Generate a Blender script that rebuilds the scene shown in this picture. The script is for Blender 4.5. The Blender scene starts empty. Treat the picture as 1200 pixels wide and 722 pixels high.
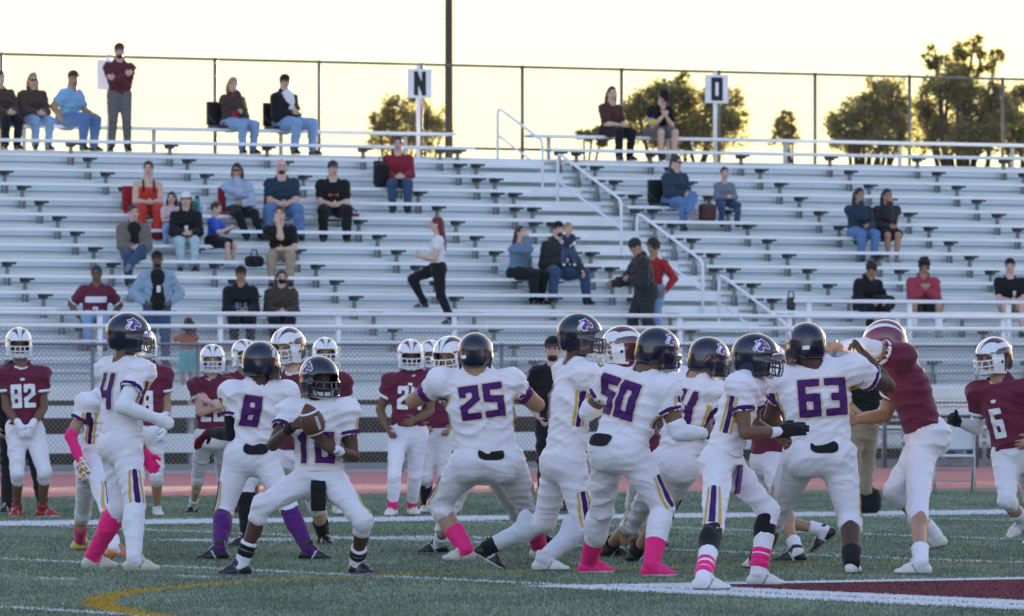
import bpy, math, random
import numpy as np
from mathutils import Vector, Matrix
from mathutils.bvhtree import BVHTree
random.seed(7); rng = np.random.default_rng(7)
SC = bpy.context.scene
COL = SC.collection
F = 8700.0; CX = 600.0; HY = 439.0; EYE = 1.4           # lens in photo pixels, horizon row, eye height
TH = math.radians(31.0); CT, ST = math.cos(TH), math.sin(TH)
A = lambda *a: np.array(a, dtype=float)
def nrm(v):
    v = np.asarray(v, float); return v / (np.linalg.norm(v) + 1e-12)
def W(x, y, D): return A((x - CX) * D / F, D, EYE + (HY - y) * D / F)
def GD(y): return EYE * F / (y - HY)
def UV(u, v, z=0.0): return A(u * CT - v * ST, u * ST + v * CT, z)
def u_at(x, v):
    t = (x - CX) / F; Y = v / (CT - t * ST); return t * Y * CT + Y * ST
def depth_at(x, v): return v / (CT - (x - CX) / F * ST)

# ---------------------------------------------------------------- materials
MATS = {}
def mat(name, rgb, rough=0.8, metal=0.0, var=0.12, scale=9.0, bump=0.0, bscale=60.0, coat=0.0, sheen=0.0, trans=0.0, spec=0.5, dist=0.0, bd=0.01, ridge=False):
    if name in MATS: return MATS[name]
    m = bpy.data.materials.new(name); m.use_nodes = True
    nt = m.node_tree; b = nt.nodes['Principled BSDF']
    b.inputs['Roughness'].default_value = rough; b.inputs['Metallic'].default_value = metal
    b.inputs['Coat Weight'].default_value = coat; b.inputs['Coat Roughness'].default_value = 0.06
    b.inputs['Sheen Weight'].default_value = sheen
    b.inputs['Specular IOR Level'].default_value = spec
    tc = nt.nodes.new('ShaderNodeTexCoord')
    n = nt.nodes.new('ShaderNodeTexNoise'); n.inputs['Scale'].default_value = scale; n.inputs['Detail'].default_value = 5
    nt.links.new(tc.outputs['Object'], n.inputs['Vector'])
    mx = nt.nodes.new('ShaderNodeMix'); mx.data_type = 'RGBA'
    mx.inputs['A'].default_value = (*[min(1, c * (1 - var)) for c in rgb], 1)
    mx.inputs['B'].default_value = (*[min(1, c * (1 + var)) for c in rgb], 1)
    nt.links.new(n.outputs['Fac'], mx.inputs['Factor']); nt.links.new(mx.outputs['Result'], b.inputs['Base Color'])
    if bump:
        n2 = nt.nodes.new('ShaderNodeTexNoise'); n2.inputs['Scale'].default_value = bscale; n2.inputs['Detail'].default_value = 6; n2.inputs['Distortion'].default_value = dist
        if ridge:
            n2.noise_type = 'RIDGED_MULTIFRACTAL'; n2.inputs['Detail'].default_value = 2.5; n2.normalize = True
            mp = nt.nodes.new('ShaderNodeMapping'); mp.inputs['Scale'].default_value = (1, 1, 2.4); mp.inputs['Rotation'].default_value = (0.35, 0.3, 0); nt.links.new(tc.outputs['Object'], mp.inputs['Vector']); nt.links.new(mp.outputs['Vector'], n2.inputs['Vector'])
        else: nt.links.new(tc.outputs['Object'], n2.inputs['Vector'])
        bp = nt.nodes.new('ShaderNodeBump'); bp.inputs['Strength'].default_value = bump; bp.inputs['Distance'].default_value = bd
        nt.links.new(n2.outputs['Fac'], bp.inputs['Height']); nt.links.new(bp.outputs['Normal'], b.inputs['Normal'])
    if trans:
        t = nt.nodes.new('ShaderNodeBsdfTranslucent'); nt.links.new(mx.outputs['Result'], t.inputs['Color'])
        ms = nt.nodes.new('ShaderNodeMixShader'); ms.inputs['Fac'].default_value = trans
        o = nt.nodes['Material Output']
        nt.links.new(b.outputs['BSDF'], ms.inputs[1]); nt.links.new(t.outputs['BSDF'], ms.inputs[2]); nt.links.new(ms.outputs['Shader'], o.inputs['Surface'])
    MATS[name] = m; return m
def cloth(name, rgb, **k):
    k = dict(dict(rough=0.85, var=0.1, bump=0.55, bscale=5.5, dist=0.8, bd=0.02, ridge=True, sheen=0.1, spec=0.25), **k)
    return mat(name, rgb, **k)
def plain(name, rgb, rough=0.5, **k): return mat(name, rgb, rough=rough, **dict(dict(var=0.08, scale=15), **k))
SK = {k: mat('skin_' + k, c, rough=0.5, var=0.1, scale=14, spec=0.35) for k, c in dict(
    dark=(0.085, 0.045, 0.03), brown=(0.17, 0.09, 0.055), tan=(0.39, 0.225, 0.145), light=(0.60, 0.39, 0.30)).items()}
HAIR = {k: mat('hair_' + k, c, rough=0.55, var=0.4, scale=40, bump=0.8, bscale=120) for k, c in dict(
    black=(0.012, 0.01, 0.01), brown=(0.05, 0.028, 0.016), red=(0.13, 0.022, 0.014), blond=(0.33, 0.2, 0.09), grey=(0.2, 0.17, 0.15)).items()}

# ---------------------------------------------------------------- plain mesh builder
def link(name, me, mats, parent=None):
    o = bpy.data.objects.new(name, me); COL.objects.link(o)
    if mats is not None and not len(me.materials):
        for m in (mats if isinstance(mats, (list, tuple)) else [mats]): me.materials.append(m)
    if parent is not None: o.parent = parent
    return o
def np_mesh(name, v, f, smooth=True, mi=None):
    me = bpy.data.meshes.new(name)
    v = np.asarray(v, np.float32); 
    if isinstance(f, np.ndarray):
        n, k = f.shape
        me.vertices.add(len(v)); me.vertices.foreach_set('co', v.ravel())
        me.loops.add(n * k); me.loops.foreach_set('vertex_index', f.astype(np.int32).ravel())
        me.polygons.add(n); me.polygons.foreach_set('loop_start', np.arange(0, n * k, k, dtype=np.int32))
        me.polygons.foreach_set('loop_total', np.full(n, k, np.int32))
        if mi is not None: me.polygons.foreach_set('material_index', mi.astype(np.int32))
        me.polygons.foreach_set('use_smooth', np.full(n, smooth, bool))
        me.update(calc_edges=True); me.validate()
    else:
        me.from_pydata([tuple(map(float, p)) for p in v], [], [tuple(map(int, q)) for q in f])
        if smooth: me.polygons.foreach_set('use_smooth', np.full(len(me.polygons), True, bool))
        me.update()
    return me
def tag(o, label=None, cat=None, group=None, kind=None):
    if label: o['label'] = label
    if cat: o['category'] = cat
    if group: o['group'] = group
    if kind: o['kind'] = kind
    return o
def empty(name, loc, label, cat, group=None):
    o = bpy.data.objects.new(name, None); COL.objects.link(o); o.location = Vector(loc); o.empty_display_size = 0.2
    return tag(o, label, cat, group)
class MB:
    def __init__(s, base=(0, 0, 0)): s.v = []; s.f = []; s.b = A(*base)
    def box8(s, P):
        i = len(s.v); s.v += [p - s.b for p in P]
        s.f += [tuple(i + k for k in q) for q in ((0, 3, 2, 1), (4, 5, 6, 7), (0, 1, 5, 4), (1, 2, 6, 5), (2, 3, 7, 6), (3, 0, 4, 7))]
    def uv(s, u0, u1, v0, v1, z0, z1):
        s.box8([UV(u0, v0, z0), UV(u1, v0, z0), UV(u1, v1, z0), UV(u0, v1, z0), UV(u0, v0, z1), UV(u1, v0, z1), UV(u1, v1, z1), UV(u0, v1, z1)])
    def box(s, c, h, ax=None):
        ax = np.eye(3) if ax is None else ax
        s.box8([A(*c) + ax[0] * h[0] * i + ax[1] * h[1] * j + ax[2] * h[2] * k for k in (-1, 1) for i, j in ((-1, -1), (1, -1), (1, 1), (-1, 1))])
    def tube(s, pts, r, n=8, r2=None, closed=False):
        pts = [A(*p) for p in pts]; i0 = len(s.v); m = len(pts); x = None
        for k, p in enumerate(pts):
            t = nrm((pts[(k + 1) % m] if closed else pts[min(k + 1, m - 1)]) - (pts[k - 1] if (closed or k) else p))
            if x is None: x = nrm(np.cross(t, A(0, 0, 1) if abs(t[2]) < 0.9 else A(1, 0, 0)))
            x = nrm(x - t * np.dot(x, t)); y = np.cross(t, x)
            rr = r if r2 is None else r + (r2 - r) * k / (m - 1)
            for a in range(n):
                c = 2 * math.pi * a / n; s.v.append(p + rr * (math.cos(c) * x + math.sin(c) * y) - s.b)
        for k in range(m if closed else m - 1):
            for a in range(n):
                q = i0 + k * n; w = i0 + ((k + 1) % m) * n
                s.f.append((q + a, q + (a + 1) % n, w + (a + 1) % n, w + a))
        if not closed:
            s.f.append(tuple(range(i0 + n - 1, i0 - 1, -1))); s.f.append(tuple(range(i0 + (m - 1) * n, i0 + m * n)))
    def build(s, name, m, parent=None, smooth=False, **k):
        o = link(name, np_mesh(name, s.v, s.f, smooth), m, parent)
        if smooth:
            pass
        if parent is None and np.any(s.b): o.location = Vector(s.b)
        return tag(o, **k)

# ---------------------------------------------------------------- implicit solids -> mesh (for bodies and cloth)
class Solid:
    def __init__(s, vox): s.vox = vox; s.p = []; s.cuts = []
    def limb(s, a, b, rs, flat=None, q=1.0, k=0.03, op='u'):
        a = A(*a); b = A(*b); rs = np.array(rs if isinstance(rs, (list, tuple)) else [rs, rs], float); R = rs.max() * max(1, q)
        ts = np.linspace(0, 1, len(rs)); ba = b - a; L2 = ba @ ba + 1e-9
        def fn(X, Y, Z):
            t = np.clip(((X - a[0]) * ba[0] + (Y - a[1]) * ba[1] + (Z - a[2]) * ba[2]) / L2, 0, 1)
            dx = X - a[0] - t * ba[0]; dy = Y - a[1] - t * ba[1]; dz = Z - a[2] - t * ba[2]
            r = np.interp(t, ts, rs)
            d2 = dx * dx + dy * dy + dz * dz
            if flat is not None:
                c = dx * flat[0] + dy * flat[1] + dz * flat[2]; d2 = d2 + c * c * (1 / q ** 2 - 1)
                return (np.sqrt(d2) - r) * min(1, (q + 1) / 2)
            return np.sqrt(d2) - r
        s.p.append((fn, np.minimum(a, b) - R, np.maximum(a, b) + R, k, op)); return s
    def ell(s, c, r, ax=None, k=0.03, op='u'):
        c = A(*c); r = A(*r); ax = np.eye(3) if ax is None else np.array(ax); R = (np.abs(ax) * r[:, None]).sum(0)
        def fn(X, Y, Z):
            P = [(X - c[0]) * e[0] + (Y - c[1]) * e[1] + (Z - c[2]) * e[2] for e in ax]
            k0 = np.sqrt(sum((P[i] / r[i]) ** 2 for i in range(3))); k1 = np.sqrt(sum((P[i] / r[i] ** 2) ** 2 for i in range(3)))
            return k0 * (k0 - 1) / (k1 + 1e-6)
        s.p.append((fn, c - R, c + R, k, op)); return s
    def rbox(s, c, h, ax=None, r=0.02, k=0.02, op='u'):
        c = A(*c); h = A(*h) - r; ax = np.eye(3) if ax is None else np.array(ax); R = (np.abs(ax) * (h + r)[:, None]).sum(0)
        def fn(X, Y, Z):
            Q = [np.abs((X - c[0]) * e[0] + (Y - c[1]) * e[1] + (Z - c[2]) * e[2]) - h[i] for i, e in enumerate(ax)]
            return np.sqrt(sum(np.maximum(q, 0) ** 2 for q in Q)) + np.minimum(np.maximum(np.maximum(Q[0], Q[1]), Q[2]), 0) - r
        s.p.append((fn, c - R, c + R, k, op)); return s
    def cut(s, point, normal): s.cuts.append((A(*point), nrm(normal))); return s      # keeps the side the normal points away from
    def run(s):
        vx = s.vox; us = [q for q in s.p if q[4] == 'u']
        lo = np.min([q[1] for q in us], 0) - 3 * vx; hi = np.max([q[2] for q in us], 0) + 3 * vx
        n = np.ceil((hi - lo) / vx).astype(int) + 1
        D = np.full(n, 0.5, np.float32); ax = [(lo[i] + vx * np.arange(n[i])).astype(np.float32) for i in range(3)]
        for fn, l, h, k, op in s.p:
            m = k + 2.5 * vx
            i0 = np.maximum(0, np.floor((l - m - lo) / vx).astype(int)); i1 = np.minimum(n, np.ceil((h + m - lo) / vx).astype(int) + 1)
            if np.any(i1 <= i0): continue
            sl = tuple(slice(i0[j], i1[j]) for j in range(3))
            d = fn(ax[0][sl[0]][:, None, None], ax[1][sl[1]][None, :, None], ax[2][sl[2]][None, None, :]).astype(np.float32)
            a = D[sl]
            if op == 'u':
                hh = np.clip(0.5 + 0.5 * (a - d) / k, 0, 1); D[sl] = a + (d - a) * hh - k * hh * (1 - hh)
            else:
                d = -d; hh = np.clip(0.5 - 0.5 * (a - d) / k, 0, 1); D[sl] = a + (d - a) * hh + k * hh * (1 - hh)
        for p, nn in s.cuts:
            d = (ax[0][:, None, None] - p[0]) * nn[0] + (ax[1][None, :, None] - p[1]) * nn[1] + (ax[2][None, None, :] - p[2]) * nn[2]
            D = np.maximum(D, d.astype(np.float32))
        ins = D < 0
        c = sum(ins[i:n[0] - 1 + i, j:n[1] - 1 + j, k:n[2] - 1 + k].astype(np.int8) for i in (0, 1) for j in (0, 1) for k in (0, 1))
        act = (c > 0) & (c < 8); idx = np.argwhere(act)
        if not len(idx): return None
        acc = np.zeros((len(idx), 3)); cnt = np.zeros(len(idx))
        cr = [A(i, j, k).astype(int) for i in (0, 1) for j in (0, 1) for k in (0, 1)]
        vals = [D[idx[:, 0] + o[0], idx[:, 1] + o[1], idx[:, 2] + o[2]] for o in cr]
        for p in range(8):
            for q in range(p + 1, 8):
                if np.abs(cr[p] - cr[q]).sum() != 1: continue
                a, b = vals[p], vals[q]; m = (a < 0) != (b < 0)
                t = np.where(m, a / np.where(a == b, 1, a - b), 0)
                acc += np.where(m[:, None], cr[p] + t[:, None] * (cr[q] - cr[p]), 0); cnt += m
        V = lo + vx * (idx + acc / cnt[:, None])
        vid = np.full(act.shape, -1, np.int32); vid[act] = np.arange(len(idx))
        faces = []
        for axn in range(3):
            o1, o2 = [(1, 2), (2, 0), (0, 1)][axn]
            M = np.moveaxis(ins, (axn, o1, o2), (0, 1, 2)); I = np.moveaxis(vid, (axn, o1, o2), (0, 1, 2))
            x = M[1:, 1:-1, 1:-1] != M[:-1, 1:-1, 1:-1]; e = np.argwhere(x); i, j, k = e[:, 0], e[:, 1], e[:, 2]
            q = np.stack([I[i, j, k], I[i, j + 1, k], I[i, j + 1, k + 1], I[i, j, k + 1]], 1)
            fl = M[i, j + 1, k + 1]
            q = np.where(fl[:, None], q, q[:, ::-1]); faces.append(q)
        Fc = np.concatenate(faces); Fc = Fc[(Fc >= 0).all(1)]
        return V, Fc
def normals(V, Fc):
    n = np.cross(V[Fc[:, 2]] - V[Fc[:, 0]], V[Fc[:, 3]] - V[Fc[:, 1]]); N = np.zeros_like(V)
    for k in range(4): np.add.at(N, Fc[:, k], n)
    return N / (np.linalg.norm(N, axis=1)[:, None] + 1e-9)
def folds(V, N, amp, seed, f=1.0):
    r = np.random.default_rng(seed); out = np.zeros(len(V))
    for o in range(3):                      # drag folds: short across, long along, fading in and out
        a = nrm(r.normal(size=3) * A(.42, .42, 0) + A(0, 0, 1)) * (52 * f * 1.5 ** o); b = r.normal(size=3) * A(7, 7, 4); c = r.normal(size=3) * A(16, 16, 8); m = r.normal(size=3) * A(8, 8, 6)
        ph = V @ a + 2.2 * np.sin(V @ b + r.uniform(0, 6)) + 0.7 * np.sin(V @ c)
        msk = np.clip(0.45 + 0.75 * np.sin(V @ m + r.uniform(0, 6)), 0, 1)
        out += msk * (1 - 2 * np.abs(np.sin(ph * 0.5)) ** 0.7) * (0.6 ** o)
    return V + N * (amp * out / 1.3)[:, None]
def make(sol, name, m, parent, base, fold=0.0, seed=0, pick=None, f=1.0):
    res = sol.run()
    if res is None: return None, None
    V, Fc = res
    if fold: V = folds(V, normals(V, Fc), fold, seed, f)
    mi = None
    if pick is not None: mi = pick(V[Fc].mean(1))
    me = np_mesh(name, V - base, Fc, True, mi)
    return link(name, me, m, parent), (V, Fc)

# ---------------------------------------------------------------- flat marks laid on a curved surface
def seg_box(P, a, b, w):
    a = A(*a); b = A(*b); d = b - a; L = np.linalg.norm(d); d = d / L; c = (a + b) / 2
    x = np.abs((P - c) @ d) - (L / 2 + w * 0.999); y = np.abs((P - c) @ A(-d[1], d[0])) - w
    return np.maximum(x, y)
L_, R_, B_, T_, M_ = 0.12, 0.5, 0.1, 0.9, 0.5
GL = {'0': [(L_, B_, L_, T_), (R_, B_, R_, T_), (L_, B_, R_, B_), (L_, T_, R_, T_)],
 '1': [(0.34, B_, 0.34, T_), (0.22, 0.82, 0.34, T_)],
 '2': [(L_, T_, R_, T_), (R_, T_, R_, 0.62), (R_, 0.6, L_, 0.36), (L_, 0.36, L_, B_), (L_, B_, R_, B_), (L_, T_, L_, 0.76)],
 '3': [(L_, T_, R_, T_), (R_, B_, R_, T_), (0.28, M_, R_, M_), (L_, B_, R_, B_)],
 '4': [(L_, T_, L_, 0.42), (L_, 0.42, R_, 0.42), (R_, B_, R_, T_)],
 '5': [(L_, T_, R_, T_), (L_, T_, L_, 0.58), (L_, 0.56, R_, 0.5), (R_, 0.5, R_, B_), (L_, B_, R_, B_)],
 '6': [(L_, B_, L_, T_), (L_, T_, R_, T_), (L_, 0.52, R_, 0.52), (R_, B_, R_, 0.52), (L_, B_, R_, B_)],
 '7': [(L_, T_, R_, T_), (R_, T_, 0.26, B_)],
 '8': [(L_, B_, L_, T_), (R_, B_, R_, T_), (L_, B_, R_, B_), (L_, T_, R_, T_), (L_, M_, R_, M_)],
 'N': [(L_, B_, L_, T_), (R_, B_, R_, T_), (L_, T_, R_, B_)],
 'T': [(0.02, T_, 0.6, T_), (0.31, B_, 0.31, T_)], 'E': [(L_, B_, L_, T_), (L_, T_, R_, T_), (L_, M_, 0.42, M_), (L_, B_, R_, B_)],
 'L': [(L_, B_, L_, T_), (L_, B_, R_, B_)], 'I': [(0.31, B_, 0.31, T_)], 'i': [(0.2, 0.2, 0.2, 0.8)], 'n': [(0.15, 0.2, 0.15, 0.8), (0.45, 0.2, 0.45, 0.8), (0.15, 0.8, 0.45, 0.8)]}
def text_sdf(txt, h, w=0.1, grow=0.0, slant=0.0, wx=1.0):
    adv = 0.7; tot = adv * len(txt) - 0.08
    def fn(P):
        Q = np.array(P) / h; Q[:, 0] /= wx; Q = Q + A(tot / 2, 0.5); Q[:, 0] -= slant * (Q[:, 1] - 0.5); d = np.full(len(Q), 9.0)
        for i, ch in enumerate(txt):
            for (a, b, c, e) in GL[ch]: d = np.minimum(d, seg_box(Q - A(adv * i, 0), (a, b), (c, e), w))
        return d * h - grow
    return fn, (tot * h / 2 + grow + 0.01, h / 2 + grow + 0.01)
def poly_sdf(pts, sc=1.0, off=(0, 0), grow=0.0):
    p = np.array(pts, float) * sc + A(*off); q = np.roll(p, -1, 0)
    def fn(P):
        P = np.asarray(P); d = np.full(len(P), 9e9); ins = np.zeros(len(P), bool)
        for a, b in zip(p, q):
            e = b - a; w = P - a; t = np.clip((w @ e) / (e @ e), 0, 1); d = np.minimum(d, np.linalg.norm(w - t[:, None] * e, axis=1))
            c = (a[1] > P[:, 1]) != (b[1] > P[:, 1])
            ins ^= c & (P[:, 0] < (b[0] - a[0]) * (P[:, 1] - a[1]) / (b[1] - a[1] if b[1] != a[1] else 1e-9) + a[0])
        return np.where(ins, -d, d) - grow
    return fn, (np.abs(p[:, 0]).max() + grow + 0.01, np.abs(p[:, 1]).max() + grow + 0.01)
def flat_mesh(sdf, ext, h):
    xs = np.arange(-ext[0], ext[0] + h, h); ys = np.arange(-ext[1], ext[1] + h, h)
    G = np.stack(np.meshgrid(xs, ys, indexing='ij'), -1); D = sdf(G.reshape(-1, 2)).reshape(len(xs), len(ys))
    vs, fs, cache = [], [], {}
    def gv(key, p):
        if key not in cache: cache[key] = len(vs); vs.append(p)
        return cache[key]
    for i in range(len(xs) - 1):
        for j in range(len(ys) - 1):
            c = [(i, j), (i + 1, j), (i + 1, j + 1), (i, j + 1)]; d = [D[a] for a in c]
            if min(d) >= 0: continue
            poly = []
            for k in range(4):
                a, b = c[k], c[(k + 1) % 4]; da, db = d[k], d[(k + 1) % 4]
                if da < 0: poly.append(gv(a, G[a]))
                if (da < 0) != (db < 0): t = da / (da - db); poly.append(gv(tuple(sorted((a, b))), G[a] + t * (G[b] - G[a])))
            if len(poly) >= 3: fs.append(poly)
    return np.array(vs), fs
def decal(name, m, parent, base, bvh, sdf, ext, h, o, ex, ey, n, off, reach=0.35):
    v2, fs = flat_mesh(sdf, ext, h)
    if not len(v2): return None
    out = []; bad = set()
    for i, (a, b) in enumerate(v2):
        s = o + ex * a + ey * b + n * reach
        hit = bvh.ray_cast(Vector(s), Vector(-n), reach * 2)
        if hit[0] is None: bad.add(i); out.append(o)
        else: out.append(np.array(hit[0]) + off * nrm(0.5 * n + 0.5 * np.array(hit[1])))
    fs = [f for f in fs if not bad.intersection(f)]
    if not fs: return None
    if np.dot(np.cross(ex, ey), n) < 0: fs = [f[::-1] for f in fs]
    used = sorted({i for f in fs for i in f}); mp = {a: b for b, a in enumerate(used)}
    return link(name, np_mesh(name, np.array([out[i] for i in used]) - base, [[mp[i] for i in f] for f in fs], True), m, parent)
def bvh_of(VF): return BVHTree.FromPolygons([tuple(p) for p in VF[0].tolist()], VF[1].tolist())
# ================================================================ SETTING: ground, paint, track
def sheet(name, P, z, m, kind='structure', sub=None):
    o = link(name, np_mesh(name, [(p[0], p[1], z) for p in P], [tuple(range(len(P)))], False), m); return tag(o, kind=kind)
M_turf = mat('turf_base', (0.14, 0.18, 0.13), spec=0.1, rough=0.95, var=0.35, scale=1.5, bump=0.6, bscale=40)
M_track = mat('track_red', (0.42, 0.14, 0.13), rough=0.9, var=0.12, scale=2.0, bump=0.2, bscale=80)
M_conc = mat('concrete', (0.30, 0.29, 0.28), rough=0.9, var=0.15, scale=2.0, bump=0.2)
M_wpaint = mat('white_turf_paint', (0.62, 0.64, 0.66), rough=0.9, spec=0.05, var=0.18, scale=6)
M_maroonp = mat('maroon_turf_paint', (0.115, 0.024, 0.04), rough=0.9, spec=0.05, var=0.2, scale=6)
M_yelp = mat('yellow_turf_paint', (0.50, 0.32, 0.05), rough=0.9, spec=0.05, var=0.18, scale=6)
M_dirt = mat('dry_ground', (0.05, 0.055, 0.05), rough=1, var=0.3, scale=0.2)
sheet('ground', [(-3000, -500), (3000, -500), (3000, 5000), (-3000, 5000)], -0.02, M_dirt)
def uvq(u0, u1, v0, v1): return [UV(u0, v0)[:2], UV(u1, v0)[:2], UV(u1, v1)[:2], UV(u0, v1)[:2]]
sheet('turf_field', uvq(-25, 90, -5, 75.4), 0.0, M_turf)
sheet('running_track', uvq(-25, 110, 75.4, 92.9), -0.004, M_track)
sheet('concrete_apron', uvq(-25, 110, 92.9, 125), -0.008, M_conc)
SIDE = (61.0, 63.0); YARD = [15.0, 20.3, 25.65, 31.55, 36.05, 40.6, 45.2, 49.8, 54.4]; RC = (7.45, 46.0, 10.0)
for y in YARD: sheet('yard_line', uvq(y - 0.06, y + 0.06, 20, 61.0), 0.004, M_wpaint)
sheet('sideline', uvq(-25, 90, *SIDE), 0.004, M_wpaint)
sheet('midfield_border', uvq(25.2, 45, 24, 41.9), 0.008, M_wpaint)
sheet('midfield_panel', uvq(26.3, 44.5, 24.5, 41.4), 0.012, M_maroonp)
def paint(x, y):
    u = x * CT + y * ST; v = -x * ST + y * CT; w = np.zeros(len(x), int)
    jit = rng.normal(0, 0.025, len(x))
    for q in YARD: w[(np.abs(u - q + jit) < 0.075) & (v < 61)] = 1
    w[(v + jit > SIDE[0]) & (v + jit < SIDE[1])] = 1
    w[(v > 54.3) & (v < 55.3) & (u > 29.6) & (u < 32.6) & (np.abs(u - 31.0) > .12)] = 1
    for k in range(40):
        uu = 16.0 + 1.06 * k
        w[(np.abs(u - uu + jit) < 0.07) & (v > 44.7) & (v < 45.35) & (u < 25.4)] = 1
    for q in (27.9, 33.3): w[(np.abs(u - q + jit) < 0.05) & (v > 48) & (v < 60)] = 4
    w[np.abs(np.hypot(x - RC[0], y - RC[1]) - RC[2] + jit) < 0.105] = 3
    inn = (u + jit > 25.25) & (v + jit < 41.9) & (u < 45)
    w[inn] = 1
    w[inn & (u + jit > 26.25) & (v + jit < 41.35)] = 2
    w[inn & (np.abs(u - 25.72) < 0.035)] = 0
    return w
def blades(n):
    Y = 1 / rng.uniform(1 / 88.0, 1 / 33.0, n); Y = np.where(rng.uniform(size=n) < 0.45, rng.uniform(33, 88, n), Y); X = rng.uniform(-1, 1, n) * (0.095 * Y + 3.0)
    v = -X * ST + Y * CT; k = v < 75.3; X, Y = X[k], Y[k]; n = len(X)
    p = paint(X, Y); a = rng.uniform(0, np.pi, n); h = rng.uniform(0.012, 0.027, n) * np.where(p == 0, 1, 0.85); w = rng.uniform(0.003, 0.007, n) * 1.2
    lx, ly = rng.normal(0, 0.012, n), rng.normal(0, 0.012, n)
    V = np.empty((n, 3, 3), np.float32)
    V[:, 0] = np.stack([X - np.cos(a) * w, Y - np.sin(a) * w, np.zeros(n)], 1)
    V[:, 1] = np.stack([X + np.cos(a) * w, Y + np.sin(a) * w, np.zeros(n)], 1)
    V[:, 2] = np.stack([X + lx, Y + ly, h], 1)
    cl = 0.6 * np.sin(X * 2.1 + 1.3 * np.sin(Y * .6)) * np.sin(Y * 0.9 + X) + 0.5 * np.sin(X * 7.3 + 2 * np.sin(Y * 1.7)) * np.sin(Y * 2.9 - 2 * X)
    r = rng.uniform(size=n) + 0.38 * cl
    mi = np.where(p == 0, np.where(r < 0.38, 0, np.where(r < 0.8, 1, 2)), np.where(p == 4, 6, p + 2))
    return V.reshape(-1, 3), np.arange(3 * n).reshape(n, 3), mi
tb = [mat('turf_blade_dark', (0.145, 0.19, 0.13), spec=0.1, rough=0.8, var=0.3, scale=3), mat('turf_blade_mid', (0.24, 0.30, 0.21), spec=0.1, rough=0.8, var=0.3, scale=3),
      mat('turf_blade_pale', (0.32, 0.37, 0.27), spec=0.1, rough=0.8, var=0.3, scale=3), M_wpaint, M_maroonp, M_yelp, mat('faded_yellow_paint', (0.2, 0.19, 0.08), rough=0.9)]
V, Fc, mi = blades(1000000)
tag(link('turf_fibres', np_mesh('turf_fibres', V, Fc, False, mi), tb), kind='stuff')

# ================================================================ GRANDSTAND
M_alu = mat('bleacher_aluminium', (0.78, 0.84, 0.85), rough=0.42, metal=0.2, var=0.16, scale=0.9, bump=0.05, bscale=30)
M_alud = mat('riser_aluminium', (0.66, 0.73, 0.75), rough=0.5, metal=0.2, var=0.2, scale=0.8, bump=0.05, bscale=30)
M_lipm = mat('nosing_painted_highlight', (0.85, 0.89, 0.90), rough=0.4, metal=0.0, var=0.06, scale=1.0)  # paler than the planks: light caught on their edges put into the colour
M_stem = mat('bracket_stem_steel', (0.26, 0.27, 0.26), rough=0.55, metal=0.2)
M_seam = mat('plank_seam_painted_shade', (0.20, 0.22, 0.24), rough=0.8)  # groove shade between planks painted as a dark colour
M_brk = mat('bracket_steel', (0.075, 0.08, 0.08), rough=0.6, metal=0.2, var=0.3)
M_leg = mat('galvanised_leg', (0.42, 0.44, 0.47), rough=0.5, metal=0.5)
M_dark = mat('under_stand_shade', (0.03, 0.032, 0.036), rough=0.9)  # near-black stand-in for the shade under the stand
M_whitem = mat('white_rail_metal', (0.82, 0.83, 0.84), rough=0.45, metal=0.0, var=0.06)
M_galv = mat('galvanised_fence', (0.27, 0.29, 0.31), rough=0.45, metal=0.3, var=0.12)
NR = 16; RUN = 0.61; RISE = 0.254
def vrow(k): return 98.85 + (k - 1) * RUN
def zseat(k): return 1.67 + (k - 1) * RISE
U0, U1, AU = 36.0, 94.0, 64.5; SEC = [(U0, AU - 0.78), (AU + 0.72, U1)]
GS = empty('grandstand', UV(AU, 97.5), 'long stepped aluminium grandstand with a diagonal stair aisle behind the running track', 'grandstand')
gb = A(*GS.location)
def gpart(mb, name, m, **k):
    o = mb.build(name, m, GS, **k); return o
brk = []
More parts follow.
